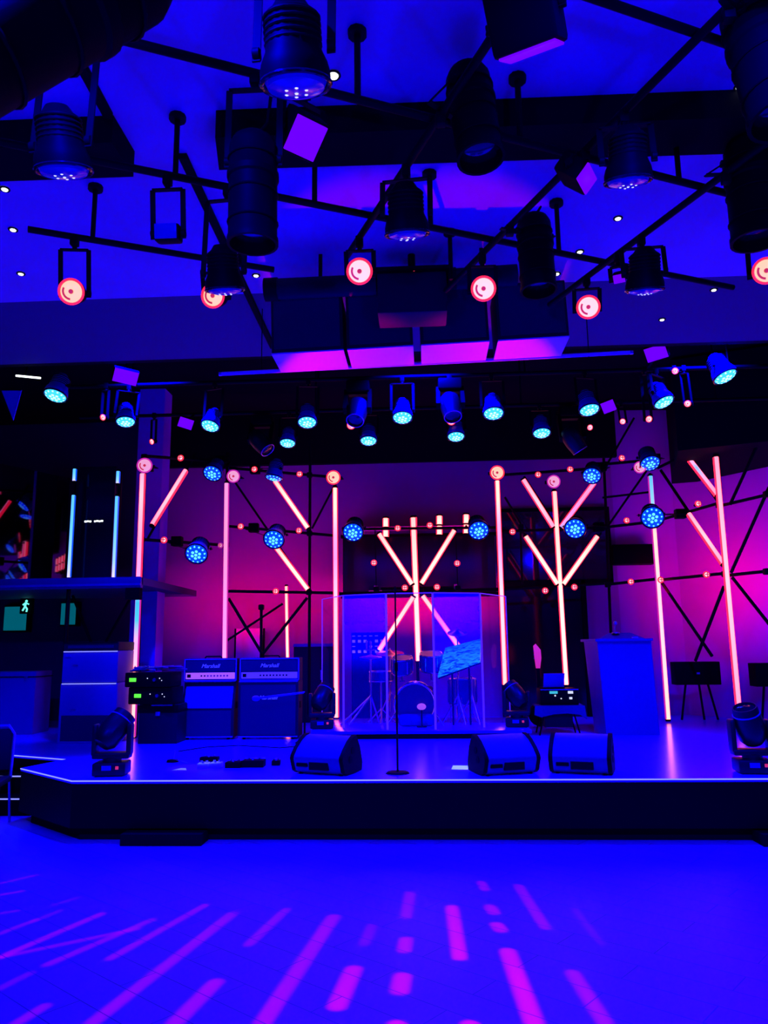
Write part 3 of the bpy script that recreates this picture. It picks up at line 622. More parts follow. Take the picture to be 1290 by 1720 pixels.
# blue pars clamped to the scaffold
gt = 'blue LED pars clamped to the scaffold'
def on_rail(px, a, b_):
    A, C_ = at(*a), at(*b_); n = ray(px, 0).cross(ray(px, 1720)); t_ = (CAMP-A).dot(n)/(C_-A).dot(n); return A.lerp(C_, t_)
RA1, RA2 = ((243, 766, 11.0), (380, 776, 12.35)), ((236, 906, 11.0), (380, 916, 12.35))
RB1, RB2 = ((385, 786, 12.42), (565, 802, 12.5)), ((385, 884, 12.42), (565, 900, 12.5))
RC1, RT1, RT2 = ((575, 889, 12.55), (832, 886, 12.55)), ((842, 798, 12.6), (1012, 786, 12.6)), ((842, 893, 12.6), (1015, 886, 12.6))
RD1, RE2 = ((1012, 780, 12.75), (1100, 772, 12.75)), ((1100, 876, 12.7), (1208, 845, 11.55))
for px, py, rail, kp, ax, sz, lab in (
    (357, 795, RA1, 373, (-.1, -.75, -.85), 1.25, 'blue LED par on the scaffold at the top of the lavender tube'),
    (460, 802, RB1, 430, (-.15, -.15, -1), 1.15, 'blue LED par turned downwards above the upper slanting tube'),
    (330, 930, RA2, 300, (.05, -.9, -.65), 1.35, 'blue LED par on the scaffold above the amplifier heads, nearest the pillar'),
    (460, 906, RB2, 428, (-.05, -.9, -.65), 1.35, 'blue LED par at the top of the lower slanting tube'),
    (593, 894, RC1, 603, (-.05, -.9, -.65), 1.35, 'blue LED par at the screen corner on the amplifier side'),
    (804, 891, RC1, 796, (.05, -.9, -.65), 1.35, 'blue LED par at the screen corner on the lectern side'),
    (994, 799, RT1, 1008, (-.3, -.8, -.75), 1.2, 'blue LED par at the tip of the upper branch of the tube tree'),
    (966, 888, RT2, 1004, (-.25, -.95, -.45), 1.35, 'blue LED par in the middle of the tube tree'),
    (1092, 778, RD1, 1098, (0, -.7, -.95), 1.3, 'blue LED par overlapping the pale round lamp above the lectern'),
    (1096, 869, RE2, 1140, (-.2, -.95, -.45), 1.4, 'blue LED par on the upright tube beside the lectern')):
    k = on_rail(kp, *rail); p = at(px, py, k.y-.42); k = k+V((0, -.03, 0))
    t = led_par(p, k, ax, lab, sz, 'dots', gt, power=18, aimback=True)
    obj('base_box', B().box(V((0, -.04, 0)), (.16, .13, .15), bev=.015), black, t)

# ------------------------------------------------------------------ small bulbs
gk = 'small round bulbs along the scaffold'
def bulb(px, py, Y, lab, m=hot_pink, r=6, rim=red_rim, out=.14):
    p = at(px, py, Y-out); rr = r*Y/1292*.62
    t = thing('scaffold_bulb', 'small glowing bulb ' + lab, 'bulb', p, 0, gk)
    cpart(('bulb', r), 'globe', m, lambda b: b.sphere((0, 0, 0), rr, n=12), t)
    cpart(('bulb', r), 'rim', rim, lambda b: b.torus((0, .012, 0), rr*1.25, rr*.28, Matrix.Rotation(PI/2, 4, 'X'), 18, 6), t)
    cpart(('bulb', r, out), 'socket', black, lambda b: b.lathe([(0, 0), (rr*1.2, 0), (rr*.9, -.05), (.02, -.07), (.02, -out-.02), (0, -out-.02)], 12, Matrix.Rotation(PI/2, 4, 'X')), t)
    cpart(('bulb', r), 'guard', red_dark, lambda b: b.box((0, -rr*1.02, 0), (rr*2.1, .006, .012)).box((0, -rr*1.02, 0), (.012, .006, rr*2.1)), t)
for px, py, Y, lab in (
    (303, 769, 11.55, 'on the top rail beside the pillar, above the slanting tube'), (427, 788, 12.42, 'left of the turned-away blue par on the top rail'), (503, 796, 12.5, 'right of the turned-away blue par on the top rail'),
    (404, 884, 12.42, 'on the middle rail just right of the lavender tube'), (502, 891, 12.5, 'on the middle rail at the end of the upper slanting tube'), (275, 907, 11.3, 'on the rail left of the big blue par near the pillar'),
    (463, 993, 12.45, 'on the lower rail above the amplifier heads'), (668, 887, 12.55, 'on the screen top rail, amplifier side of the central tube'), (722, 882, 12.55, 'on the screen top rail, lectern side of the central tube'),
    (628, 945, 12.6, 'hanging in front of the screen on the amplifier side'), (768, 946, 12.6, 'hanging in front of the screen on the lectern side'), (680, 987, 12.62, 'at the waist of the centre cross, amplifier side'), (734, 986, 12.62, 'at the waist of the centre cross, lectern side'),
    (904, 797, 12.6, 'on the top rail left of the tube tree lamp'), (958, 788, 12.6, 'on the top rail right of the tube tree lamp'), (1045, 769, 12.75, 'on the top rail above the lectern'), (861, 893, 12.6, 'on the middle rail between the drum shield and the tube tree'),
    (1053, 874, 12.75, 'on the middle rail above the lectern'), (916, 992, 12.6, 'at the root of the tube tree on the drum side'), (965, 986, 12.6, 'at the root of the tube tree on the lectern side'), (1060, 977, 12.75, 'on the lower rail above the lectern'),
    (1110, 974, 12.72, 'touching the upright tube beside the lectern'), (1148, 738, 12.05, 'above the upper slanting tube on the magenta wall'), (1173, 846, 11.9, 'on the middle rail before the magenta wall'), (1187, 965, 11.75, 'on the lower rail before the magenta wall')):
    bulb(px, py, Y, lab, r=6)
bulb(370, 916, 12.3, 'glowing violet beside the lavender tube', m=pale_pink, rim=tube_edge_p, r=5)
for px, py, lab in ((590, 714, 'amplifier side'), (758, 707, 'lectern side')):
    p = at(px, py, 9.6); k = V((p.x, 9.78, 4.85)); beam_lamp(p, k, (0, -1, -.2), 'small red glowing lamp among the rear blue pars, ' + lab, .55, hot_pink, 'small red lamps among the blue pars')
for i, (px, py, Y) in enumerate(((173, 701, 8.5), (255, 742, 9.7), (991, 718, 9.7), (1046, 708, 9.7), (1090, 704, 8.5), (1134, 623, 8.5), (1155, 678, 8.5))):
    p = at(px, py, Y); zz = 4.85; k = V((p.x, 8.55 if Y < 9 else 9.75, zz))
    desc = ['left of the second blue par from the balcony', 'below and right of the second blue par from the balcony', 'under the seventh blue par from the balcony', 'right of the violet panel above the lectern', 'below the eighth blue par from the balcony', 'between the tilted violet panel and the last blue par', 'right of the eighth blue par from the balcony'][i]
    beam_lamp(p, k, (random.uniform(-.6, .6), -1, -.4), 'tiny red lamp ' + desc, .36, hot_pink, 'tiny red lamps over the stage')
# violet-faced flat panels
for px, py, Y, sx, sz, ax, lab in ((211, 633, 8.2, .28, .17, (.4, -.7, -.6), 'tilted violet-lit flat floodlight near the balcony'), (1102, 593, 8.2, .24, .17, (-.4, -.7, -.6), 'tilted violet-lit flat floodlight above the lectern side'),
                                 (312, 711, 9.4, .19, .14, (.3, -.8, -.5), 'small violet-lit flat floodlight left of the third blue par'), (1022, 683, 9.4, .17, .15, (-.3, -.8, -.5), 'small violet-lit flat floodlight right of the seventh blue par')):
    p = at(px, py, Y); k = V((p.x, 8.55 if Y < 9 else 9.75, 4.85)); t = thing('flat_floodlight', lab, 'stage light', k, 0, 'violet flat floodlights'); ax = V(ax).normalized()
    z = ax; x = V((math.cos(.45*(1 if px < 700 else -1)), 0, -math.sin(.45*(1 if px < 700 else -1)))); y = z.cross(x).normalized(); x = y.cross(z)
    H = Matrix.Translation(p-k) @ Matrix((x, y, z)).transposed().to_4x4()
    obj('housing', B().box((0, 0, -.04), (sx, sz, .08), bev=.01), black, t, H); obj('face', B().box((0, 0, .003), (sx*.94, sz*.92, .008)), magenta_lens, t, H)  # violet light on the face put in as emission
    obj('bracket', B().bar(p-k-z*.06, (0, 0, 0), .03, .01), pipe_m, t)
p1_, p2_ = at(27, 631, 8.2), at(68, 635, 8.2)
t = thing('light_strip', 'short white light strip above the first blue par by the balcony', 'light strip', p1_); obj('tube', B().cyl((0, 0, 0), p2_-p1_, .012, n=8), white_led, t); obj('bracket', B().bar((.1, .02, 0), (.1, .35, 6-p1_.z), .02, .02), pipe_m, t)

# ------------------------------------------------------------------ screen behind the drums
a, c = at(576, 902, 13.3), at(834, 998, 13.3); m_ = (a+c)/2
t = thing('video_screen', 'wide dark switched-off screen hung behind the drum kit', 'screen', m_)
sw, sh = c.x-a.x, a.z-c.z
obj('panel', B().box((0, 0, 0), (sw, .08, sh), bev=.01), mat('screen_black', (.004, .002, .008), .28), t)
obj('frame', B().box((0, -.02, sh/2), (sw+.06, .12, .05)).box((0, -.02, -sh/2), (sw+.06, .12, .07)), black, t)
obj('wall_mount', B().box((0, .26, 0), (.5, .5, .4)), black, t)
for x in (-.75, .62): obj('bracket', B().box((x, -.1, -sh/2+.06), (.22, .1, .05)).box((x, -.1, -sh/2+.12), (.05, .05, .1)), bluegrey, t)
t = tag(obj('glowing_ledge', B().box((m_.x, 13.45, a.z+.12), (sw*.9, .5, .06)), mat('ledge_violet', (.6, .1, .6), .6)), 'violet-lit ledge along the top of the dark screen', 'ledge')

# ------------------------------------------------------------------ drum riser, shield and kit
ZR = ZS+.11
r0, r1 = atz(522, 1232, ZR), atz(893, 1228, ZR)
RY = 10.55
rx0, rx1 = at(522, 1230, RY).x, at(893, 1226, RY).x
t = tag(obj('drum_riser', B().box(((rx0+rx1)/2, RY+.95, ZR-.02), (rx1-rx0, 1.9, .04), bev=.006), deck_m), 'low black-sided riser under the drum kit', 'platform')
obj('skirt', B().box(((rx0+rx1)/2, RY+.97, (ZR-.04+ZS)/2), (rx1-rx0-.06, 1.86, ZR-.04-ZS)), ceil_black, t)
SHY = 10.8
def shp(px, Y): q = at(px, 1150, Y); return V((q.x, q.y, ZR))
J = [shp(541, 11.75), shp(577, 10.98), shp(650, 10.72), shp(730, 10.70), shp(811, 10.95), shp(855, 11.75)]
o = J[2]; HS = 1.83
t = thing('drum_shield', 'five-panel clear acrylic shield standing round the drum kit', 'drum shield', o)
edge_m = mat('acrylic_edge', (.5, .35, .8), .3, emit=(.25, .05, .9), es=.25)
for i in range(5):
    p, q = J[i]-o, J[i+1]-o; d = (q-p); n = V((-d.y, d.x, 0)).normalized()*.005; p = p+d*.012; q = q-d*.012
    pa = obj('shield_panel', B().prism([p-n, q-n, q+n, p+n], (0, 0, HS)), acr_reflection if i in (1, 3) else acr_clear, t)
    if i in (1, 3): pa['label'] = 'acrylic panel with painted blue reflection'
    obj('top_edge', B().bar(p+V((0, 0, HS)), q+V((0, 0, HS)), .012, .012), edge_m, pa)
for i in range(6):
    p = J[i]-o; obj('hinge_strip', B().cyl(p, p+V((0, 0, HS)), .014 if 0 < i < 5 else .008, n=8), edge_m, t)
def drum(b, r, L, n=28): b.lathe([(0, 0), (r*.96, 0), (r, .0), (r, L), (r*.96, L), (0, L)], n)
kx = at(697, 1180, 11.3); kz = ZR
# bass drum: axis towards the audience
t = thing('bass_drum', 'dark bass drum facing front behind the centre shield panel', 'drum', (kx.x, 11.2, kz)); RX = Matrix.Translation((0, 0, .30)) @ Matrix.Rotation(PI/2, 4, 'X')
Rb = .285
obj('shell', B().lathe([(Rb, -.45), (Rb, 0)], 32), mat('shell_dark_blue', (.02, .02, .12), .25), t, RX)
obj('front_head', B().lathe([(0, .004), (Rb*.97, .004)], 32), drumskin, t, RX)
obj('hoop', B().torus((0, 0, 0), Rb, .016, n=32).torus((0, 0, -.45), Rb, .016, n=32), chrome, t, RX)
for s in (-1, 1): obj('spur', B().cyl((s*.25, .1, .22), (s*.4, -.02, 0), .01), chrome, t)
b = B()
for k in range(8):
    a = 2*PI*k/8+.2; b.box((Rb*1.02*math.cos(a), Rb*1.02*math.sin(a), -.06), (.025, .025, .06), bev=.004)
obj('lug', b, chrome, t, RX)
cu = obj('packing_blanket', B().box((.02, -.1, .09), (.5, .14, .16), bev=.05), cloth, t)
p = at(708, 1187, 10.98)
t = thing('kick_drum_microphone', 'small microphone in front of the bass drum catching pink light', 'microphone', (p.x, p.y, ZR)); obj('head', B().sphere((0, 0, p.z-ZR), .05, (1.3, 1, .9), n=14), mat('mic_pinkish', (.9, .4, .5), .35, metal=.5, emit=(1, .2, .2), es=.35), t)  # pink light on the microphone put in as emission
obj('stand', B().cyl((0, 0, 0), (0, 0, p.z-ZR), .01).cyl((0, 0, 0), (0, 0, .02), .07, n=18), black, t)
def small_drum(name, lab, px, py, Y, r, L, tilt=0, legs=0, group=None, mount=0):
    p = at(px, py, Y); t = thing(name, lab, 'drum', (p.x, p.y, ZR), 0, group); h = p.z-ZR
    M = Matrix.Translation((0, 0, h)) @ Matrix.Rotation(tilt, 4, 'X')
    obj('shell', B().lathe([(r, -L), (r, 0)], 26), MATS['shell_dark_blue'], t, M); obj('drum_head', B().lathe([(0, .003), (r, .003)], 26), drumskin, t, M)
    obj('hoop', B().torus((0, 0, 0), r, .010, n=26).torus((0, 0, -L), r, .010, n=26), chrome, t, M)
    b = B()
    for k in range(6): a = 2*PI*k/6; b.cyl((r*1.04*math.cos(a), r*1.04*math.sin(a), -.02), (r*1.04*math.cos(a), r*1.04*math.sin(a), -L+.02), .008, n=6)
    obj('lug', b, chrome, t, M)
    if legs:
        for k in range(3): a = 2*PI*k/3+.4; obj('leg', B().cyl((r*1.05*math.cos(a), r*1.05*math.sin(a), h-L+.1), (r*1.15*math.cos(a), r*1.15*math.sin(a), 0), .009), chrome, t)
    else:
        if mount: obj('mount', B().cyl((0, 0, mount), (0, 0, h-L+.03), .014).box((0, 0, mount+.01), (.08, .05, .02)), chrome, t)
        else: obj('stand', B().cyl((0, .0, 0), (0, 0, h-L), .014).cyl((0, 0, .2), (.2, .1, 0), .01).cyl((0, 0, .2), (-.2, .1, 0), .01).cyl((0, 0, .2), (0, -.2, 0), .01), chrome, t)
    return t
small_drum('tom_drum', 'small rack tom above the bass drum towards the amplifiers', 675, 1105, 11.4, .15, .22, .3, mount=.6)
small_drum('tom_drum', 'rack tom beside the cyan panel above the bass drum', 724, 1098, 11.4, .16, .24, .3, mount=.6)
small_drum('snare_drum', 'shallow snare drum behind the second shield panel', 640, 1128, 11.75, .18, .14)
small_drum('floor_tom', 'floor tom under the cyan panel', 776, 1140, 11.6, .2, .36, legs=1)
def cymbal(lab, px, py, Y, r, tilt=.2, group='cymbals'):
    p = at(px, py, Y); h = p.z-ZR; t = thing('cymbal_stand', lab, 'cymbal', (p.x, p.y, ZR), 0, group)
    M = Matrix.Translation((0, 0, h)) @ Matrix.Rotation(tilt, 4, 'X')
    obj('cymbal', B().lathe([(0, .04), (.03, .036), (.05, .016), (r, -.012), (r, -.015), (.05, .012), (0, .03)], 30), brass, t, M)
    obj('pole', B().cyl((0, 0, .12), (0, 0, h+.07), .011), chrome, t)
    for k in range(3): a = 2*PI*k/3+.3; obj('leg', B().cyl((0, 0, .42), (.27*math.cos(a), .27*math.sin(a), .01), .01), chrome, t)
cymbal('crash cymbal on a stand beside the snare drum', 655, 1096, 12.2, .22, .2)
cymbal('small cymbal on a stand above the cyan panel', 768, 1062, 11.75, .15, .35)
t = thing('hi_hat_stand', 'chrome hi-hat stand behind the second shield panel', 'cymbal', (at(623, 1150, 11.5).x, 11.5, ZR)); h = at(623, 1105, 11.5).z-ZR
obj('top_cymbal', B().lathe([(0, .05), (.04, .04), (.17, .01), (.17, .006), (0, .03)], 26), brass, t, Matrix.Translation((0, 0, h))); obj('bottom_cymbal', B().lathe([(0, -.03), (.04, -.02), (.17, .0), (0, -.01)], 26), brass, t, Matrix.Translation((0, 0, h)))
obj('rod', B().cyl((0, 0, 0), (0, 0, h+.25), .012).cyl((-.06, 0, h+.12), (.05, 0, h+.12), .012).cyl((-.06, 0, h+.1), (-.06, 0, h+.25), .01), chrome, t)
for s in ((-.42, -.25), (-.3, -.32), (.1, .25)): obj('leg', B().cyl((0, 0, .4), (*s, .01), .012), chrome, t)
for px, Y in ((769, 11.4), (792, 11.35)):
    x = at(px, 1150, Y).x; t = thing('hardware_stand', 'chrome tripod stand under the %s part of the cyan panel' % ('near' if px == 769 else 'outer'), 'stand', (x, Y, ZR), 0, 'drum hardware stands')
    obj('pole', B().cyl((0, 0, .1), (0, 0, .68), .012), chrome, t)
    for k in range(3): a = 2*PI*k/3+.9; obj('leg', B().cyl((0, 0, .4), (.24*math.cos(a), .24*math.sin(a), .01), .011), chrome, t)
t = thing('drum_throne', 'round padded drum stool behind the bass drum', 'stool', (kx.x+.1, 12.1, ZR)); obj('seat', B().lathe([(0, .5), (.15, .5), (.17, .47), (.16, .43), (0, .43)], 24), blackm, t)
for k in range(3): a = 2*PI*k/3; obj('leg', B().cyl((0, 0, .43), (.24*math.cos(a), .24*math.sin(a), 0), .014), chrome, t)
# tilted cyan panel: a sheet desk, its streaks of light put in as emission
def streaks():
    m = bpy.data.materials.new('cyan_streaks'); m.use_nodes = True; nt = m.node_tree; bb = nt.nodes['Principled BSDF']; bb.inputs['Base Color'].default_value = (.02, .1, .15, 1); bb.inputs['Roughness'].default_value = .25
    tc = nt.nodes.new('ShaderNodeTexCoord'); mp = nt.nodes.new('ShaderNodeMapping'); mp.inputs['Scale'].default_value = (2.2, 9, 9)
    nz = nt.nodes.new('ShaderNodeTexNoise'); nz.inputs['Scale'].default_value = 3.2; nz.inputs['Detail'].default_value = 6; nz.inputs['Distortion'].default_value = 1.4
    r = nt.nodes.new('ShaderNodeValToRGB'); e = r.color_ramp.elements; e[0].position = .40; e[0].color = (0, .02, .25, 1); e[1].position = .56; e[1].color = (.02, .42, .75, 1)
    nt.links.new(tc.outputs['Object'], mp.inputs[0]); nt.links.new(mp.outputs[0], nz.inputs[0]); nt.links.new(nz.outputs[0], r.inputs[0]); nt.links.new(r.outputs[0], bb.inputs['Emission Color']); bb.inputs['Emission Strength'].default_value = .75
    return m
q = [at(735, 1136, 11.15), at(806, 1110, 11.15), at(808, 1073, 11.5), at(748, 1088, 11.5)]; o = V((q[0].x, q[0].y, q[0].z))
t = thing('streaked_panel', 'tilted panel with glowing cyan streaks beside the drum kit', 'screen', o)
nn = (q[1]-q[0]).cross(q[3]-q[0]).normalized()*.03
obj('display', B().prism([p-o for p in q], -nn), streaks(), t); obj('back_shell', B().prism([p-o-nn*1.01 for p in q], -nn), black, t)
for p in (q[0].lerp(q[1], .35), q[0].lerp(q[1], .75)): obj('leg', B().cyl(p-o+V((0, .1, 0)), V((p.x-o.x, p.y-o.y+.1, ZR-o.z)), .014), black, t)
# lit rack behind the second shield panel
p = at(618, 1090, 12.9)
t = thing('equipment_rack', 'dark equipment rack with rows of tiny lit squares behind the shield', 'rack', (p.x, 12.95, ZS)); hh = at(618, 1062, 12.9).z-ZS
obj('cabinet', B().box((0, .15, hh/2), (.56, .3, hh), bev=.01), black, t)
b = B()
for ix in range(6):
    for iz in range(4):
        if random.random() < .75: b.box((-.24+ix*.095, -.006, hh-.06-iz*.085), (.05, .012, .012 if iz % 2 == 0 else .045))
obj('indicator_lights', b, mat('rack_lights', (.02, .02, .02), .4, emit=(.5, .18, .8), es=.6), t)
# black microphone stand at the stage front
p = atz(668, 1299, ZS); top = at(666, 985, p.y)
t = thing('microphone_stand', 'tall thin black microphone stand at the stage front, dead centre', 'microphone stand', (p.x, p.y, ZS))
obj('base', B().lathe([(0, .02), (.1, .018), (.12, .0), (0, 0)], 24), black, t); obj('pole', B().cyl((0, 0, 0), (0, 0, 1.0), .011).cyl((0, 0, 1.0), (0, 0, top.z-ZS), .008), pipe_m, t); obj('clutch', B().cyl((0, 0, .97), (0, 0, 1.05), .017), black, t)

# ------------------------------------------------------------------ amplifiers
def text_mesh(txt, size, shear=.35, extrude=.004):
    cu = bpy.data.curves.new('lettering', 'FONT'); cu.body = txt; cu.size = size; cu.shear = shear; cu.extrude = extrude; cu.align_x = 'CENTER'; cu.align_y = 'CENTER'
    o = bpy.data.objects.new('lettering', cu); COL.objects.link(o); dg = bpy.context.evaluated_depsgraph_get(); me = bpy.data.meshes.new_from_object(o.evaluated_get(dg)); bpy.data.objects.remove(o); me.materials.clear(); me.materials.append(MATS['logo_silver']); return me
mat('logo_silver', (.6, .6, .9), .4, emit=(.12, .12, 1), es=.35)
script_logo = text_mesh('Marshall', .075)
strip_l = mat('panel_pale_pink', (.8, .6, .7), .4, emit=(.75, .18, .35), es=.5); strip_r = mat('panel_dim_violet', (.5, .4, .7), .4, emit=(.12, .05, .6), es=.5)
AY = 10.62
def face_x(px0, px1, Y): return at(px0, 1180, Y).x, at(px1, 1180, Y).x
LOGO_R = Matrix.Rotation(PI/2, 4, 'X')
def amp_cab(px0, px1, lab, angled):
    x0, x1 = face_x(px0, px1, AY); wd = x1-x0; t = thing('speaker_cabinet', lab, 'amplifier', ((x0+x1)/2, AY, ZS), 0, 'guitar speaker cabinets'); h = .77
    if angled: prof = [(0, 0, .03), (0, .36, .03), (0, .36, h), (0, .12, h), (0, .0, .40)]
    else: prof = [(0, 0, .03), (0, .36, .03), (0, .36, h), (0, 0, h)]
    obj('box', B().prism([V(p)-V((wd/2, 0, 0)) for p in prof], (wd, 0, 0)), blackm, t)
    if angled:
        obj('lower_grille', B().box((0, -.004, .22), (wd-.07, .016, .33)), grille, t)
        a = math.atan2(.12, h-.40); obj('upper_grille', B().box((0, 0, 0), (wd-.07, .016, .30)), MATS.get('grille_lit') or noise_bump(mat('grille_lit', (.14, .1, .5), .8), 400, .3), t, Matrix.Translation((0, .05, .56)) @ Matrix.Rotation(-a, 4, 'X'))  # light on the tilted upper half put into a paler cloth
    else:
        gr_ = obj('grille', B().box((0, -.004, .39), (wd-.07, .016, .66)), grille, t)
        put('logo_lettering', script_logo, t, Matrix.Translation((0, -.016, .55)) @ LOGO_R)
    obj('edge_trim', B().box((0, -.008, .04), (wd-.02, .012, .012)), white, t); obj('edge_trim', B().box((0, .0 if not angled else .11, h-.004), (wd-.02, .014, .012)), white, t)
    for s in (-1, 1):
        for y in (.05, .31): obj('caster', B().cyl((s*(wd/2-.08)-.015, y, .02), (s*(wd/2-.08)+.015, y, .02), .03, n=14), black, t)
    for s in (-1, 1): obj('side_handle', B().box((s*wd/2, .18, .45), (.014, .16, .09), bev=.005), black, t)
    return t, wd, (x0+x1)/2
def amp_head(px0, px1, lab, sm, cablab):
    x0, x1 = face_x(px0, px1, AY); wd = x1-x0; t = thing('guitar_amplifier', lab, 'amplifier', ((x0+x1)/2, AY+.04, ZS+.772), 0, 'guitar amplifier heads'); h = .31
    obj('case', B().box((0, .13, h/2), (wd, .27, h), bev=.012), blackm, t)
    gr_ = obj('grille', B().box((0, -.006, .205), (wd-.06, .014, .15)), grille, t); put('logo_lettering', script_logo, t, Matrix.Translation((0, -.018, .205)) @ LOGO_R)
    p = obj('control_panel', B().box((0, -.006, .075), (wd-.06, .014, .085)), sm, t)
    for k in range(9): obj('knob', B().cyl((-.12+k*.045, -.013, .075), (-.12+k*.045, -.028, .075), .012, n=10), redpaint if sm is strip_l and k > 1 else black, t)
    obj('power_switch', B().box((-wd/2+.075, -.016, .075), (.05, .012, .045)), black, t)
    obj('edge_trim', B().box((0, -.006, h-.012), (wd-.02, .014, .012)).box((0, -.006, .012), (wd-.02, .014, .012)).box((-wd/2+.012, -.006, h/2), (.01, .014, h-.02)).box((wd/2-.012, -.006, h/2), (.01, .014, h-.02)), white, t)
    obj('carry_handle', B().tube([(-.12, .13, h), (-.1, .13, h+.025), (.1, .13, h+.025), (.12, .13, h)], .01), black, t)
amp_cab(305, 393, 'guitar speaker cabinet with angled upper front, stacked nearer the pillar', True)
amp_cab(400, 501, 'straight-fronted guitar speaker cabinet with script logo, nearer the drums', False)
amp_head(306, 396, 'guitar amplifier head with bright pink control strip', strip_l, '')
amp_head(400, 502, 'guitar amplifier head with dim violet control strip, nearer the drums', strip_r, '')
# microphone on a boom in front of the right cabinet
p = at(512, 1243, 10.2); tip, joint = at(430, 1173, 10.25), at(512, 1163, 10.25)
t = thing('boom_microphone', 'microphone on a boom reaching across the logo cabinet', 'microphone stand', (joint.x, 10.25, ZS)); o = t.location.copy()
obj('upright', B().cyl((0, 0, .05), joint-o, .014), pipe_m, t); obj('boom', B().cyl(joint-o, tip-o, .013), steelblue, t); obj('microphone', B().sphere(tip-o, .036, (1.6, 1, 1), n=14), steelblue, t)
obj('base', B().lathe([(0, .03), (.1, .02), (.13, 0), (0, 0)], 20), black, t)
# wireless receivers on a case by the pillar
c0 = atz(268, 1252, ZS); cx0, cx1 = at(233, 1200, 10.2).x, at(298, 1200, 10.2).x
t = thing('flight_case', 'black flight case standing beside the amplifier stack', 'case', ((cx0+cx1)/2, 10.2, ZS)); ch = at(268, 1183, 10.2).z-ZS
obj('body', B().box((0, .2, ch/2), (cx1-cx0, .4, ch), bev=.012), blackm, t); obj('lid', B().box((0, .2, ch-.06), (cx1-cx0+.015, .415, .1), bev=.01), black, t); obj('edge_trim', B().box((.05, -.01, ch-.012), (.28, .012, .014)), alu, t); obj('latch', B().box((0, -.012, ch-.12), (.06, .02, .05), bev=.004), alu, t)
gz = ZS+ch+.002
def receiver(px0, px1, z0, z1, Y, lab, disp):
    x0, x1 = at(px0, 1150, Y).x, at(px1, 1150, Y).x; t = thing('wireless_receiver', lab, 'audio receiver', ((x0+x1)/2, Y, z0), -.12, 'wireless receivers'); wd, h = x1-x0, z1-z0
    obj('chassis', B().box((0, .17, h/2), (wd, .34, h), bev=.015), black, t); obj('display', B().box((disp*wd, -.006, h*.5), (.095, .012, .05), bev=.004), green_led, t)
    obj('knob', B().cyl((.1, 0, h*.5), (.1, -.02, h*.5), .022, n=14), alu, t); obj('antenna', B().cyl((-wd/2+.02, .3, h*.5), (-wd/2-.03, .32, h+.08), .006), black, t)
    obj('indicator', B().sphere((.0, -.004, h*.6), .008).sphere((.17, -.004, h*.6), .008).sphere((.2, -.004, h*.45), .007), speckle, t)
zt = at(250, 1123, 10.15).z; zm = gz+(zt-gz)*.48
receiver(214, 292, gz, zm, 10.15, 'lower wireless receiver with green display on the flight case', -.28)
receiver(207, 288, zm+.002, zt-.05, 10.12, 'upper wireless receiver with green display on the flight case', -.32)
b = B(); zc = zt-.035
for k in range(7):
    pts_ = [(at(215, 1130, 10.2).x+random.uniform(0, .72), 10.2+random.uniform(.05, .3), zc+random.uniform(-.005, .07)) for _ in range(5)]; b.tube(pts_, .010, 6)
tag(obj('cable_heap', b, MATS['brushed_steel']), 'tangle of cables lying on the upper wireless receiver', 'cables', kind='stuff')

# ------------------------------------------------------------------ PA stack under the balcony
px0, px1 = at(101, 1160, 10.3).x, at(197, 1160, 10.3).x; wd = px1-px0; xc = (px0+px1)/2
zs = [ZS, at(150, 1147, 10.3).z, at(150, 1093, 10.3).z, at(150, 1078, 10.3).z]
for i, (n, lab, c_, m) in enumerate((('bass_cabinet', 'large blue-lit loudspeaker cabinet at the bottom of the stack under the balcony', 'loudspeaker', bluegrey), ('mid_cabinet', 'middle loudspeaker cabinet of the stack under the balcony', 'loudspeaker', mat('mid_panel', (.06, .05, .24), .55)), ('amplifier_rack', 'flat amplifier unit on top of the stack under the balcony', 'amplifier', blackm))):
    z0, z1 = zs[i], zs[i+1]; t = thing(n, lab, c_, (xc, 10.3, z0+.001), 0); h = z1-z0-.004
    obj('cabinet', B().box((0, .3, h/2), (wd-(.02 if i else 0), .6, h), bev=.012), m, t)
    obj('front_trim', B().box((0, -.004, h-.008), (wd-.04, .012, .012)), white_line if i < 2 else black, t)
    if i < 2: obj('badge', B().box((-.2, -.006, h*.55), (.07, .01, .014)), alu, t)
    if i == 0: obj('port_recess', B().box((0, -.004, h*.25), (wd-.08, .012, h*.42)), grille, t)
    if i == 1: obj('corner_plate', B().box((-wd/2+.09, -.006, h-.06), (.08, .012, .04)), bluegrey, t)
    if i == 2: obj('vent', B().box((0, -.004, h*.45), (wd*.8, .01, h*.35)), grille, t)

# ------------------------------------------------------------------ balcony
bl = at(100, 984, 10.6); bz = bl.z; bx1 = at(238, 985, 10.6).x
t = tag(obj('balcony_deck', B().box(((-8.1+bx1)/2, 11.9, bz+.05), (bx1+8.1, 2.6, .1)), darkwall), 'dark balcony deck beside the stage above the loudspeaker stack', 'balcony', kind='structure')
obj('edge_beam', B().box(((-8.1+bx1)/2, 10.6, bz+.03), (bx1+8.1, .08, .15)), mat('balcony_edge', (.04, .03, .16), .5), t)
obj('edge_lip', B().box(((-8.1+bx1)/2, 10.55, bz+.0), (bx1+8.1, .03, .03)), bluegrey, t)
obj('corner_bracket', B().box((bx1-.12, 10.62, bz-.05), (.2, .1, .32)), ceil_black, t)
obj('support_post', B().cyl((at(115, 1000, 10.75).x, 10.75, 0.02), (at(115, 1000, 10.75).x, 10.75, bz), .03), pipe_m, t)
for a, c in (((122, 1000), (158, 1092)), ((222, 1000), (170, 1092))): obj('brace', B().cyl(at(*a, 11.5), at(*c, 11.5), .022), pipe_m, t)
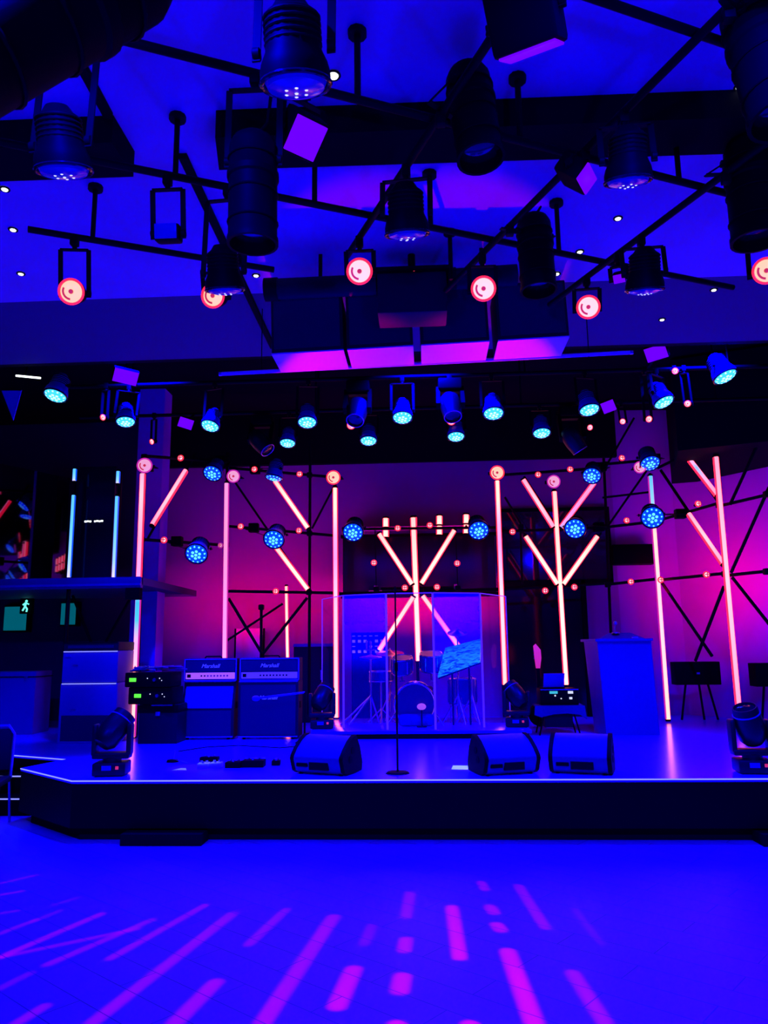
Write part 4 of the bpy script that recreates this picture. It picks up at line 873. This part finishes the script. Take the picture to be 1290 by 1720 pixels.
m0 = at(113, 880, 12.3); m1 = V((m0.x-.47*1.75, m0.y-.88*1.75, 0))
t = tag(obj('mirror_panel', B().prism([(m0.x, m0.y, bz+.1), (m1.x, m1.y, bz+.1), (m1.x-.05, m1.y+.02, bz+.1), (m0.x-.05, m0.y+.02, bz+.1)], (0, 0, 1.85)), mirror_m), 'dark mirror panel on the balcony reflecting red tubes', 'mirror')
x0, x1 = at(129, 880, 10.95).x, at(190, 880, 10.95).x
t = thing('booth_panel', 'tall black panel on the balcony between the blue tubes', 'panel', ((x0+x1)/2, 10.95, bz+.1)); obj('board', B().box((0, .03, .85), (x1-x0, .06, 1.7)), blackg, t)
b = B()
for k, wd_ in enumerate((.03, .02, .025, 0, .02, .03, .02, .03)):
    if wd_: b.box((-.14+k*.035, -.006, at(150, 876, 10.95).z-bz-.1+(.004 if k % 2 else 0)), (wd_, .01, .022))
obj('small_lettering', b, white_led, t)
# wall things under the balcony
for px0_, px1_, py0, py1, lab in ((-6, 27, 1018, 1058, 'teal-lit square panel in the dark below the balcony, at the picture edge'), (91, 112, 1012, 1048, 'teal-lit square panel on the wall beside the loudspeaker stack')):
    a, c = at(px0_, py0, 13.2), at(px1_, py1, 13.2); t = thing('wall_panel', lab, 'panel', ((a.x+c.x)/2, 13.5, (a.z+c.z)/2), 0, 'teal panels under the balcony'); obj('face', B().box((0, 0, 0), (c.x-a.x, .05, a.z-c.z)), teal, t); obj('backing', B().box((0, .1, 0), (c.x-a.x+.06, .15, a.z-c.z+.06)), black, t)
p = at(43, 1018, 13.0)
t = thing('exit_sign', 'small glowing green running-man exit sign under the balcony', 'sign', p); obj('case', B().box((0, .05, 0), (.22, .06, .26)), black, t)
obj('running_figure', B().sphere((.01, 0, .085), .022).bar((0, 0, .06), (-.01, 0, -.01), .045, .02).bar((-.01, 0, 0), (.03, 0, -.05), .025, .02).bar((.03, 0, -.05), (.02, 0, -.1), .022, .02).bar((-.01, 0, -.01), (-.05, 0, -.08), .025, .02).bar((0, 0, .055), (.055, 0, .03), .02, .02).bar((0, 0, .055), (-.05, 0, .02), .02, .02), exit_m, t)
obj('bracket', B().bar((0, .06, .1), (0, .06, bz-p.z), .02, .02), black, t)
# chair at the left picture edge
p = atz(-1, 1378, 0)
t = thing('banquet_chair', 'dark chair with rounded metal back cut by the left edge, in front of the steps', 'chair', (p.x, p.y-.3, 0), .25); H_ = .98
obj('back_frame', B().tube([(-.2, .1, .45), (-.2, .14, H_-.08), (-.14, .15, H_), (.14, .15, H_), (.2, .14, H_-.08), (.2, .1, .45)], .016), steelblue, t); obj('backrest', B().box((0, .15, .74), (.37, .04, .42), bev=.018), blackm, t); obj('seat', B().box((0, -.1, .45), (.42, .42, .06), bev=.02), blackm, t)
for sx in (-1, 1):
    obj('leg', B().cyl((sx*.19, .1, .45), (sx*.2, .18, 0), .013), steelblue, t); obj('leg', B().cyl((sx*.19, -.28, .45), (sx*.2, -.32, 0), .013), steelblue, t)

# ------------------------------------------------------------------ moving heads on the stage
def moving_head(base, aim, rotz, lab, s=1.0):
    t = thing('moving_head_light', lab, 'stage light', base, rotz, 'moving head lights standing on the stage'); S = Matrix.Scale(s, 4)
    bs = cpart('mh', 'base', satin, lambda b: b.box((0, 0, .07), (.32, .26, .12), bev=.02).box((0, 0, .015), (.26, .22, .03)), t, S)
    cpart('mh', 'display', lens_dim, lambda b: b.box((-.02, -.132, .085), (.09, .006, .045)), bs); cpart('mh', 'button', red_dark, lambda b: b.box((.08, -.133, .085), (.03, .008, .03), bev=.003), bs)
    y = cpart('mh', 'yoke', satin, lambda b: b.cyl((0, 0, .12), (0, 0, .17), .09, n=20).box((0, 0, .19), (.36, .16, .06), bev=.02).box((-.165, 0, .34), (.05, .14, .3), bev=.02).box((.165, 0, .34), (.05, .14, .3), bev=.02), t, S)
    H = Matrix.Translation((0, 0, .43*s)) @ look(aim) @ S
    h = cpart('mh', 'head', satin, lambda b: b.lathe([(0, -.19), (.08, -.18), (.12, -.13), (.13, -.04), (.13, .05), (.118, .14), (.112, .19), (.1, .19), (.096, .17), (0, .17)], 24).box((0, .0, -.02), (.262, .1, .1), bev=.02), t, H)
    cpart('mh', 'lens', blackg, lambda b: b.lathe([(0, .185), (.06, .182), (.097, .172)], 20), t, H); cpart('mh', 'trim_band', bluegrey, lambda b: b.torus((0, 0, .12), .121, .007), h)
    return t
moving_head(atz(187, 1302, ZS), (.5, .5, .75), .15, 'moving head light standing at the stage corner nearest the steps', 1.0)
moving_head(atz(1266, 1298, ZS), (-.25, -.3, .95), -.1, 'moving head light at the stage front by the right picture edge', 1.0)
moving_head(atz(541, 1224, ZR), (.4, .6, .75), .1, 'moving head light on the amplifier side of the drum riser', .98)
moving_head(atz(869, 1221, ZR), (-.55, .4, .75), -.1, 'moving head light on the lectern side of the drum riser', .98)

# ------------------------------------------------------------------ wedge monitors
WP = [(-.13, 0), (-.19, .03), (-.24, .15), (-.232, .18), (-.16, .25), (-.06, .32), (.03, .36), (.09, .37), (.18, .24), (.24, .08), (.22, 0)]
def wedge(px, py, wd, rotz, lab, cap):
    WQ = [(y*.92, z*.92) for y, z in WP]; p = atz(px, py, ZS); t = thing('stage_monitor', lab, 'stage monitor', (p.x, p.y+.2, ZS+.012), rotz, 'wedge monitors along the stage front')
    obj('cabinet', B().prism([(-wd/2+.04, y, z) for y, z in WQ], (wd-.08, 0, 0)), mat('monitor_paint', (.03, .025, .12), .5) if 'monitor_paint' not in MATS else MATS['monitor_paint'], t)
    for s in (-1, 1):
        e = obj('end_cheek', B().prism([(s*wd/2-(.04 if s > 0 else 0), y*1.02, (z-.18)*1.03+.185) for y, z in WQ], (.04, 0, 0)), black, t)
        for y, z in ((-.05, .13), (.0, .21)): obj('handle_hole', B().cyl((s*(wd/2-.005), y, z), (s*(wd/2+.004), y, z), .034, n=16), ceil_black, e)
    obj('connector_recess', B().box((.02, -.196, .08), (wd*.36, .03, .075)), ceil_black, t); obj('rear_handle', B().box((-.16, -.2, .085), (.12, .03, .035), bev=.006), black, t)
    n = V((0, .31, .14)).normalized(); obj('grille', B().bar((-wd/2+.08, .16, .205), (wd/2-.08, .16, .205), .012, .26), grille, t, Matrix())
    for x in (-1, 1):
        for y in (-.12, .15): obj('rubber_foot', B().cyl((x*wd*.38, y, -.012), (x*wd*.38, y, .004), .02, n=10), black, t)
wedge(544, 1304, .57, -.35, 'wedge stage monitor alone at the stage front, nearer the pedals', 1)
wedge(850, 1304, .57, .32, 'wedge stage monitor beside the white paper sheet', -1)
wedge(986, 1303, .58, -.3, 'wedge stage monitor in front of the lectern', 1)

# ------------------------------------------------------------------ bits on the stage floor
def flat(name, lab, cat, px, py, sx, sy, h, m, rot=0, group=None, extra=None):
    p = atz(px, py, ZS); t = thing(name, lab, cat, (p.x, p.y, ZS+.001), rot, group); obj('body', B().box((0, 0, h/2), (sx, sy, h), bev=min(.006, h/3)), m, t)
    if extra: extra(t, sx, sy, h)
    return t
t = tag(obj('paper_sheet', B().box((0, 0, .002), (.21, .26, .004)), paper_m), 'white paper sheet lying beside a wedge monitor', 'paper'); p = atz(777, 1290, ZS); t.location = (p.x, p.y, ZS+.001); t.rotation_euler = (0, 0, -.1)
t = tag(obj('paper_sheet', B().prism([(-.07, -.05, 0), (.08, -.05, 0), (.03, .08, 0), (-.02, .08, 0)], (0, 0, .004)), paper_m), 'small white paper scrap at the foot of the leaning clip stand', 'paper'); p = atz(303, 1293, ZS); t.location = (p.x, p.y, ZS+.001)
def knobs(t, sx, sy, h):
    for k in (-1, 1): obj('knob', B().cyl((k*sx*.25, sy*.2, h), (k*sx*.25, sy*.2, h+.02), .013, n=10), chrome, t)
    obj('footswitch', B().cyl((0, -sy*.25, h), (0, -sy*.25, h+.018), .014, n=12), chrome, t)
gp_ = 'effects pedals on the stage floor'
flat('effects_pedal', 'white effects pedal nearer the clip stand', 'pedal', 342, 1290, .11, .13, .05, white, .1, gp_, knobs)
flat('effects_pedal', 'white effects pedal next to the dark pedal', 'pedal', 363, 1289, .11, .13, .05, white, -.05, gp_, knobs)
flat('effects_pedal', 'dark effects pedal beside the silver-edged unit', 'pedal', 393, 1289, .16, .14, .06, black, 0, gp_, knobs)
flat('pedal_unit', 'wide black pedal unit with bright silver rear edge', 'pedal', 426, 1288, .23, .16, .07, black, 0, gp_, lambda t, sx, sy, h: (obj('silver_edge', B().box((0, sy/2-.01, h+.003), (sx*.9, .02, .012)), white, t), knobs(t, sx, sy, h)))
flat('effects_pedal', 'small dark pedal beside the first wedge monitor', 'pedal', 464, 1285, .09, .13, .05, black, .1, gp_, knobs)
flat('effects_pedal', 'dark pedal behind the two white pedals', 'pedal', 352, 1279, .2, .1, .05, black, .0, gp_, knobs)
p = atz(290, 1280, ZS); t = thing('clip_stand', 'small dark clip stand with pale rod leaning on the stage floor', 'stand', (p.x, p.y, ZS)); obj('base', B().lathe([(0, .03), (.06, .025), (.07, 0), (0, 0)], 16), black, t); obj('rod', B().cyl((0, 0, .02), (.02, 0, .12), .007).cyl((.0, 0, .03), (.2, -.12, .006), .005), alu, t)
b = B(); pp = [atz(px, py, ZS+.006) for px, py in ((300, 1262), (345, 1255), (400, 1252), (470, 1256), (520, 1252))]; b.tube(pp, .006, 6); tag(obj('cable', b, black), 'thin black cable lying in front of the amplifiers', 'cable')

# ------------------------------------------------------------------ right: stool, receivers, lectern, boxes
p = atz(942, 1236, ZS); t = thing('covered_stand', 'folding stand under a dark cloth beside the lectern', 'stand', (p.x, p.y+.25, ZS)); zt = at(942, 1188, p.y).z-ZS
obj('cloth_cover', B().prism([(-.32, -.25, zt), (.33, -.25, zt), (.36, .2, zt), (-.3, .2, zt)], (0, 0, .02)).prism([(-.33, -.26, zt+.02), (.34, -.26, zt+.02), (.36, -.27, zt-.16), (.27, -.275, zt-.1), (.1, -.27, zt-.08), (-.08, -.275, zt-.09), (-.25, -.27, zt-.13), (-.34, -.265, zt-.1)], (0, .015, 0)), cloth, t)
for sx in (-1, 1):
    for y in (-.2, .15): obj('leg', B().bar((sx*.18, y, zt), (sx*.27, y-.02*sx, 0), .04, .02), black, t)
obj('shelf_box', B().box((0, 0, zt*.55), (.38, .3, zt*.55)), blackm, t)
yb = p.y+.1; x0, x1 = at(908, 1170, yb).x, at(972, 1170, yb).x; z0 = ZS+zt+.022; z1 = at(940, 1157, yb).z
t = thing('audio_rack', 'small black audio rack with bright readouts on the covered stand', 'audio rack', ((x0+x1)/2, yb, z0)); h = z1-z0
obj('case', B().box((0, .2, h/2), (x1-x0, .4, h), bev=.012), black, t)
obj('readout', B().box((-.08, -.005, h*.78), (.11, .01, .035)), mat('teal_readout', (.02, .02, .02), .4, emit=(.05, .5, .6), es=1), t); obj('readout', B().box((.15, -.005, h*.78), (.07, .01, .035)), speckle, t); obj('readout', B().box((.15, -.005, h*.42), (.04, .01, .03)), speckle, t); obj('indicator', B().sphere((-.06, -.004, h*.58), .012).sphere((.02, -.004, h*.4), .01), speckle, t)
obj('top_rail', B().box((0, -.004, h-.01), (x1-x0, .012, .012)), alu, t)
t = thing('laptop', 'open laptop standing on the small audio rack', 'laptop', ((x0+x1)/2-.08, yb+.12, z1+.002), .2); obj('keyboard_base', B().box((0, 0, .01), (.3, .2, .018), bev=.004), black, t); obj('screen_lid', B().box((0, 0, 0), (.3, .012, .2), bev=.004), bluegrey, t, Matrix.Translation((0, -.09, .11)) @ Matrix.Rotation(.25, 4, 'X'))
# pink oval on a dark stand
p = at(903, 1103, 11.8); t = thing('guitar_headstock', 'pink-lit pointed headstock rising behind the audio rack', 'guitar', (p.x, 11.8, ZS)); h = p.z-ZS
obj('headstock', B().prism([(-.03, 0, h-.17), (.03, 0, h-.17), (.055, 0, h-.02), (.05, 0, h+.1), (-.02, 0, h+.19), (-.055, 0, h+.16), (-.045, 0, h-.02)], (0, .025, 0)), mat('headstock_red', (.8, .08, .15), .35, emit=(1, .03, .12), es=.55), t); obj('neck', B().box((0, .02, h*.5-.07), (.05, .03, h-.2)), black, t); obj('body', B().lathe([(0, -.03), (.15, -.03), (.17, 0), (.15, .03), (0, .03)], 20), black, t, Matrix.Translation((0, .03, .2)) @ Matrix.Rotation(PI/2, 4, 'X'))  # pink light on the headstock put in as emission
b = B()
for k in range(3): b.cyl((-.05, -.005, h-.02+k*.05), (-.065, -.005, h-.02+k*.05), .008, n=8)
obj('tuning_peg', b, chrome, t)
# lectern
p0, p1 = atz(1018, 1237, ZS), atz(1110, 1235, ZS); ly = 10.85; x0, x1 = at(1014, 1200, ly).x, at(1106, 1200, ly).x; zt = at(1055, 1077, ly).z-ZS
t = thing('lectern', 'tall blue-lit lectern with covered top and small microphone', 'lectern', ((x0+x1)/2, ly, ZS), .0); wd = x1-x0
lm_ = mat('lectern_blue', (.06, .04, .2), .45)
obj('front_panel', B().prism([(-wd/2+.02, 0, .0), (wd/2, 0, 0), (wd/2-.03, 0, zt), (-wd/2-.03, 0, zt)], (0, .02, 0)), lm_, t)
obj('side_panel', B().prism([(-wd/2+.02, 0, 0), (-wd/2-.03, 0, zt), (-wd/2-.14, .35, zt), (-wd/2-.06, .35, 0)], (.02, .01, 0)), mat('lectern_side', (.1, .05, .2), .4), t)
obj('side_panel', B().prism([(wd/2, 0, 0), (wd/2-.03, 0, zt), (wd/2+.0, .45, zt), (wd/2+.04, .45, 0)], (-.02, .01, 0)), MATS['lectern_side'], t)
obj('top_slab', B().prism([(-wd/2-.06, -.03, zt), (wd/2-.01, -.03, zt), (wd/2+.02, .45, zt), (-wd/2-.18, .38, zt)], (0, 0, .035)), lm_, t)
obj('cloth_cover', B().prism([(-wd/2+.02, .02, zt+.035), (wd/2-.1, .02, zt+.035), (wd/2-.25, .22, zt+.12), (-wd/2+.22, .22, zt+.12)], (0, .15, 0)), cloth, t)
obj('microphone', B().tube([(-.1, .15, zt+.1), (-.11, .15, zt+.18), (-.1, .14, zt+.235)], .009).sphere((-.1, .13, zt+.25), .03, n=12).lathe([(0, .02), (.05, .016), (.06, 0)], 14, Matrix.Translation((-.1, .15, zt+.11))), steelblue, t)
obj('paper', B().box((.12, -.0, zt+.05), (.07, .05, .012)), white, t)
# low dark boxes on stands by the magenta wall
for pa, pb, Y, lab in (((1133, 1112), (1212, 1150), 12.9, 'low dark box on thin legs in front of the magenta wall'), ((1267, 1114), (1340, 1153), 12.0, 'low dark box on thin legs cut by the right picture edge')):
    a, c = at(*pa, Y), at(*pb, Y); t = thing('keyboard_case', lab, 'case', ((a.x+c.x)/2, Y, ZS), 0, 'dark boxes on legs'); wd, h0, h1 = c.x-a.x, c.z-ZS, a.z-ZS
    obj('box', B().box((0, .12, (h0+h1)/2), (wd, .26, h1-h0), bev=.012), black, t); obj('latch', B().box((0, -.015, (h0+h1)/2), (.05, .012, .03)), alu, t)
    for q0, q1 in ((-.25, -.4), (.05, .1), (.25, .4)): obj('leg', B().cyl((q0*wd, .1, h0), (q1*wd, .08, 0), .018), pipe_m, t)
a, c = at(396, 1056, 13.5), at(442, 1150, 13.5); t = thing('pale_board', 'pale board standing behind the crossed braces above the amplifiers', 'board', ((a.x+c.x)/2, 13.5, ZS)); wd, h = c.x-a.x, a.z-ZS
obj('board', B().box((0, 0, h*.5+.1), (wd, .04, h-.2), bev=.01), mat('pale_board_face', (.6, .35, .5), .5), t); obj('frame_edge', B().box((-wd/2, 0, h*.5), (.03, .05, h)).box((wd/2, 0, h*.5), (.03, .05, h)), black, t)
a, c = at(494, 1082, 13.0), at(560, 1200, 13.0); t = thing('dark_cabinet', 'tall dark cabinet between the amplifiers and the drum shield', 'cabinet', ((a.x+c.x)/2, 13.1, ZS)); wd, h = c.x-a.x, a.z-ZS
obj('body', B().box((0, .0, h/2), (wd, .3, h), bev=.01), blackm, t); obj('top_edge', B().box((0, -.15, h-.02), (wd, .02, .05)), bluegrey, t); obj('handle', B().box((wd*.2, -.16, h*.6), (.02, .02, .16)), alu, t)
p = at(1062, 932, 13.6); t = thing('wall_ledge', 'dark ledge on the wall above the lectern with faint top lettering', 'ledge', p); obj('board', B().box((0, 0, 0), (.72, .3, .34), bev=.01), black, t)
for k, (px, py) in enumerate(((1052, 891), (1072, 894))): pass

# ------------------------------------------------------------------ gobo: a projector above the audience throws pink bars on the floor
GL = V((.35, 2.3, 4.3))
def gobo():
    l = bpy.data.lights.new('gobo_projector', 'POINT'); l.energy = 900; l.color = (1, .0, .22); l.shadow_soft_size = .004
    o = bpy.data.objects.new('gobo_projector', l); COL.objects.link(o); o.location = GL
    l.use_nodes = True; nt = l.node_tree; em = nt.nodes['Emission']
    tc = nt.nodes.new('ShaderNodeTexCoord'); sp_ = nt.nodes.new('ShaderNodeSeparateXYZ'); nt.links.new(tc.outputs['Normal'], sp_.inputs[0])
    def mth(op, a, b=None, c=None):
        n = nt.nodes.new('ShaderNodeMath'); n.operation = op
        for i, v_ in enumerate((a, b, c)):
            if v_ is None: continue
            if isinstance(v_, (int, float)): n.inputs[i].default_value = v_
            else: nt.links.new(v_, n.inputs[i])
        return n.outputs[0]
    az = mth('ABSOLUTE', sp_.outputs[2]); U_ = mth('DIVIDE', sp_.outputs[0], az); W_ = mth('DIVIDE', sp_.outputs[1], az)
    total = None
    for (ax_, ay_), (bx_, by_), wpx, k in BARS:
        A, C_ = atz(ax_, ay_, 0), atz(bx_, by_, 0)
        h = GL.z; mid = atz((ax_+bx_)/2, (ay_+by_)/2, 0)
        wr = (atz((ax_+bx_)/2+wpx/2, (ay_+by_)/2, 0)-mid).length/h
        a0 = ((A.x-GL.x)/h, (A.y-GL.y)/h); b0 = ((C_.x-GL.x)/h, (C_.y-GL.y)/h); dx, dy = b0[0]-a0[0], b0[1]-a0[1]; L2 = dx*dx+dy*dy
        px_ = mth('SUBTRACT', U_, a0[0]); py_ = mth('SUBTRACT', W_, a0[1])
        tt = mth('ADD', mth('MULTIPLY', px_, dx/L2), mth('MULTIPLY', py_, dy/L2)); n = nt.nodes.new('ShaderNodeClamp'); nt.links.new(tt, n.inputs[0]); tt = n.outputs[0]
        ex = mth('SUBTRACT', px_, mth('MULTIPLY', tt, dx)); ey = mth('SUBTRACT', py_, mth('MULTIPLY', tt, dy))
        dist = mth('SQRT', mth('ADD', mth('MULTIPLY', ex, ex), mth('MULTIPLY', ey, ey)))
        mr = nt.nodes.new('ShaderNodeMapRange'); mr.interpolation_type = 'SMOOTHSTEP'; nt.links.new(dist, mr.inputs[0])
        ss = wr*.16+.004
        mr.inputs[1].default_value = max(wr-ss, 0); mr.inputs[2].default_value = wr+ss; mr.inputs[3].default_value = k*(1+ (mid-GL).length_squared/h/h*.5); mr.inputs[4].default_value = 0
        total = mr.outputs[0] if total is None else mth('ADD', total, mr.outputs[0])
    dn = mth('LESS_THAN', sp_.outputs[2], 0.0)
    nt.links.new(mth('MULTIPLY', total, dn), em.inputs['Strength'])
BARS = [((689, 1500), (682, 1540), 18, .35), ((682, 1578), (679, 1596), 22, .65), ((676, 1640), (672, 1664), 30, .9), ((667, 1722), (664, 1735), 34, 1.1), ((790, 1722), (800, 1760), 34, 1.1),
        ((759, 1524), (772, 1608), 22, 1.0), ((808, 1482), (815, 1494), 14, .45), ((823, 1523), (830, 1533), 20, .6), ((834, 1553), (841, 1562), 22, .75), ((853, 1598), (905, 1740), 30, 1.0), ((871, 1488), (916, 1558), 17, .4), ((962, 1634), (1030, 1740), 26, .45), ((965, 1528), (1010, 1585), 10, .12),
        ((560, 1540), (440, 1720), 26, .5), ((594, 1628), (566, 1690), 30, .85), ((480, 1528), (418, 1586), 16, .35), ((625, 1555), (612, 1585), 18, .2), ((390, 1535), (150, 1722), 22, .4), ((362, 1650), (290, 1722), 28, .5),
        ((345, 1520), (185, 1610), 14, .4), ((255, 1545), (80, 1620), 14, .35), ((170, 1535), (0, 1608), 14, .5), ((230, 1560), (-10, 1610), 12, .35), ((60, 1545), (-10, 1572), 10, .35), ((100, 1530), (55, 1548), 8, .2), ((75, 1690), (10, 1730), 20, .35), ((50, 1635), (-20, 1670), 14, .2), ((60, 1470), (0, 1484), 7, .3), ((36, 1497), (-5, 1504), 7, .4), ((130, 1508), (90, 1520), 6, .15), ((28, 1530), (-5, 1535), 7, .25)]
gobo()


# ------------------------------------------------------------------ dark moving heads hanging in the stage loft
def hung_head(px, py, Y, aim, lab, s=.9):
    pv = at(px, py, Y); pipeY = 8.55 if Y < 9 else 9.75; k = V((pv.x, pipeY, 4.83)); t = thing('hanging_moving_head', lab, 'stage light', k, 0, 'dark moving heads hanging over the stage')
    c = pv-k; top = V((0, 0, -.02))
    obj('base', B().box((0, 0, -.10), (.3*s, .24*s, .13), bev=.02), black, t); obj('clamp', B().box((0, 0, -.01), (.06, .06, .07), bev=.01), pipe_m, t)
    n = c.normalized(); b = B()
    for sx in (-1, 1): b.bar((sx*.15*s, 0, -.15), c+V((sx*.155*s, 0, 0)), .045, .1)
    b.box((0, 0, -.175), (.34*s, .1, .03))
    obj('yoke', b, black, t); H = Matrix.Translation(c) @ look(aim) @ Matrix.Scale(s, 4)
    h = cpart('mh', 'head', satin, lambda b: None, t, H); cpart('mh', 'lens', blackg, lambda b: None, t, H); cpart('mh', 'trim_band', MATS['pink_lit_trim'], lambda b: b.torus((0, 0, .19), .108, .006), h)
mat('pink_lit_trim', (.8, .2, .5), .3, metal=.6)  # pink light caught on the hung heads put into this colour
for px, py, Y, aim, lab in ((437, 742, 9.6, (.6, -.2, -.7), 'dark hanging moving head left of the rear row of blue pars'), (600, 690, 8.4, (-.1, -.5, -.8), 'dark hanging moving head between the fourth and fifth front blue pars'),
                            (757, 682, 8.4, (.1, -.4, -.8), 'dark hanging moving head between the fifth and sixth front blue pars'), (962, 738, 9.6, (.5, .1, -.8), 'dark hanging moving head at the lectern end of the rear blue pars')):
    hung_head(px, py, Y, aim, lab)
# under the balcony: low dark case
a, c = at(-10, 1128, 11.6), at(66, 1182, 11.6)
t = thing('equipment_case', 'low dark blue-lit equipment case in the gloom under the balcony', 'case', ((a.x+c.x)/2, 11.7, ZS)); h = a.z-ZS
obj('body', B().box((0, 0, h/2), (c.x-a.x, .5, h), bev=.015), MATS['mid_panel'], t); obj('lid', B().box((0, 0, h-.08), (c.x-a.x+.02, .52, .015)), black, t)
for sx in (-.22, .22): obj('latch', B().box((sx, -.26, h-.1), (.05, .02, .05), bev=.005), alu, t)
# added triangular panel standing in for a blue-lit patch by the balcony
a, c, d = at(2, 655, 9.6), at(36, 655, 9.6), at(22, 706, 9.6)
t = thing('light_patch_standin', 'triangular panel standing in for a blue-lit patch near the first blue par', 'stand-in panel', ((a+c)/2)); o = (a+c)/2
obj('patch_face', B().prism([a-o, c-o, d-o], (0, .015, 0)), mat('patch_blue', (.05, .03, .8), .7), t); obj('added_rod', B().cyl(a-o, c-o, .01, n=8).cyl((0, 0, 0), (0, 0, 6-o.z), .008, n=6), pipe_m, t)  # panel and rod added for the blue-lit patch
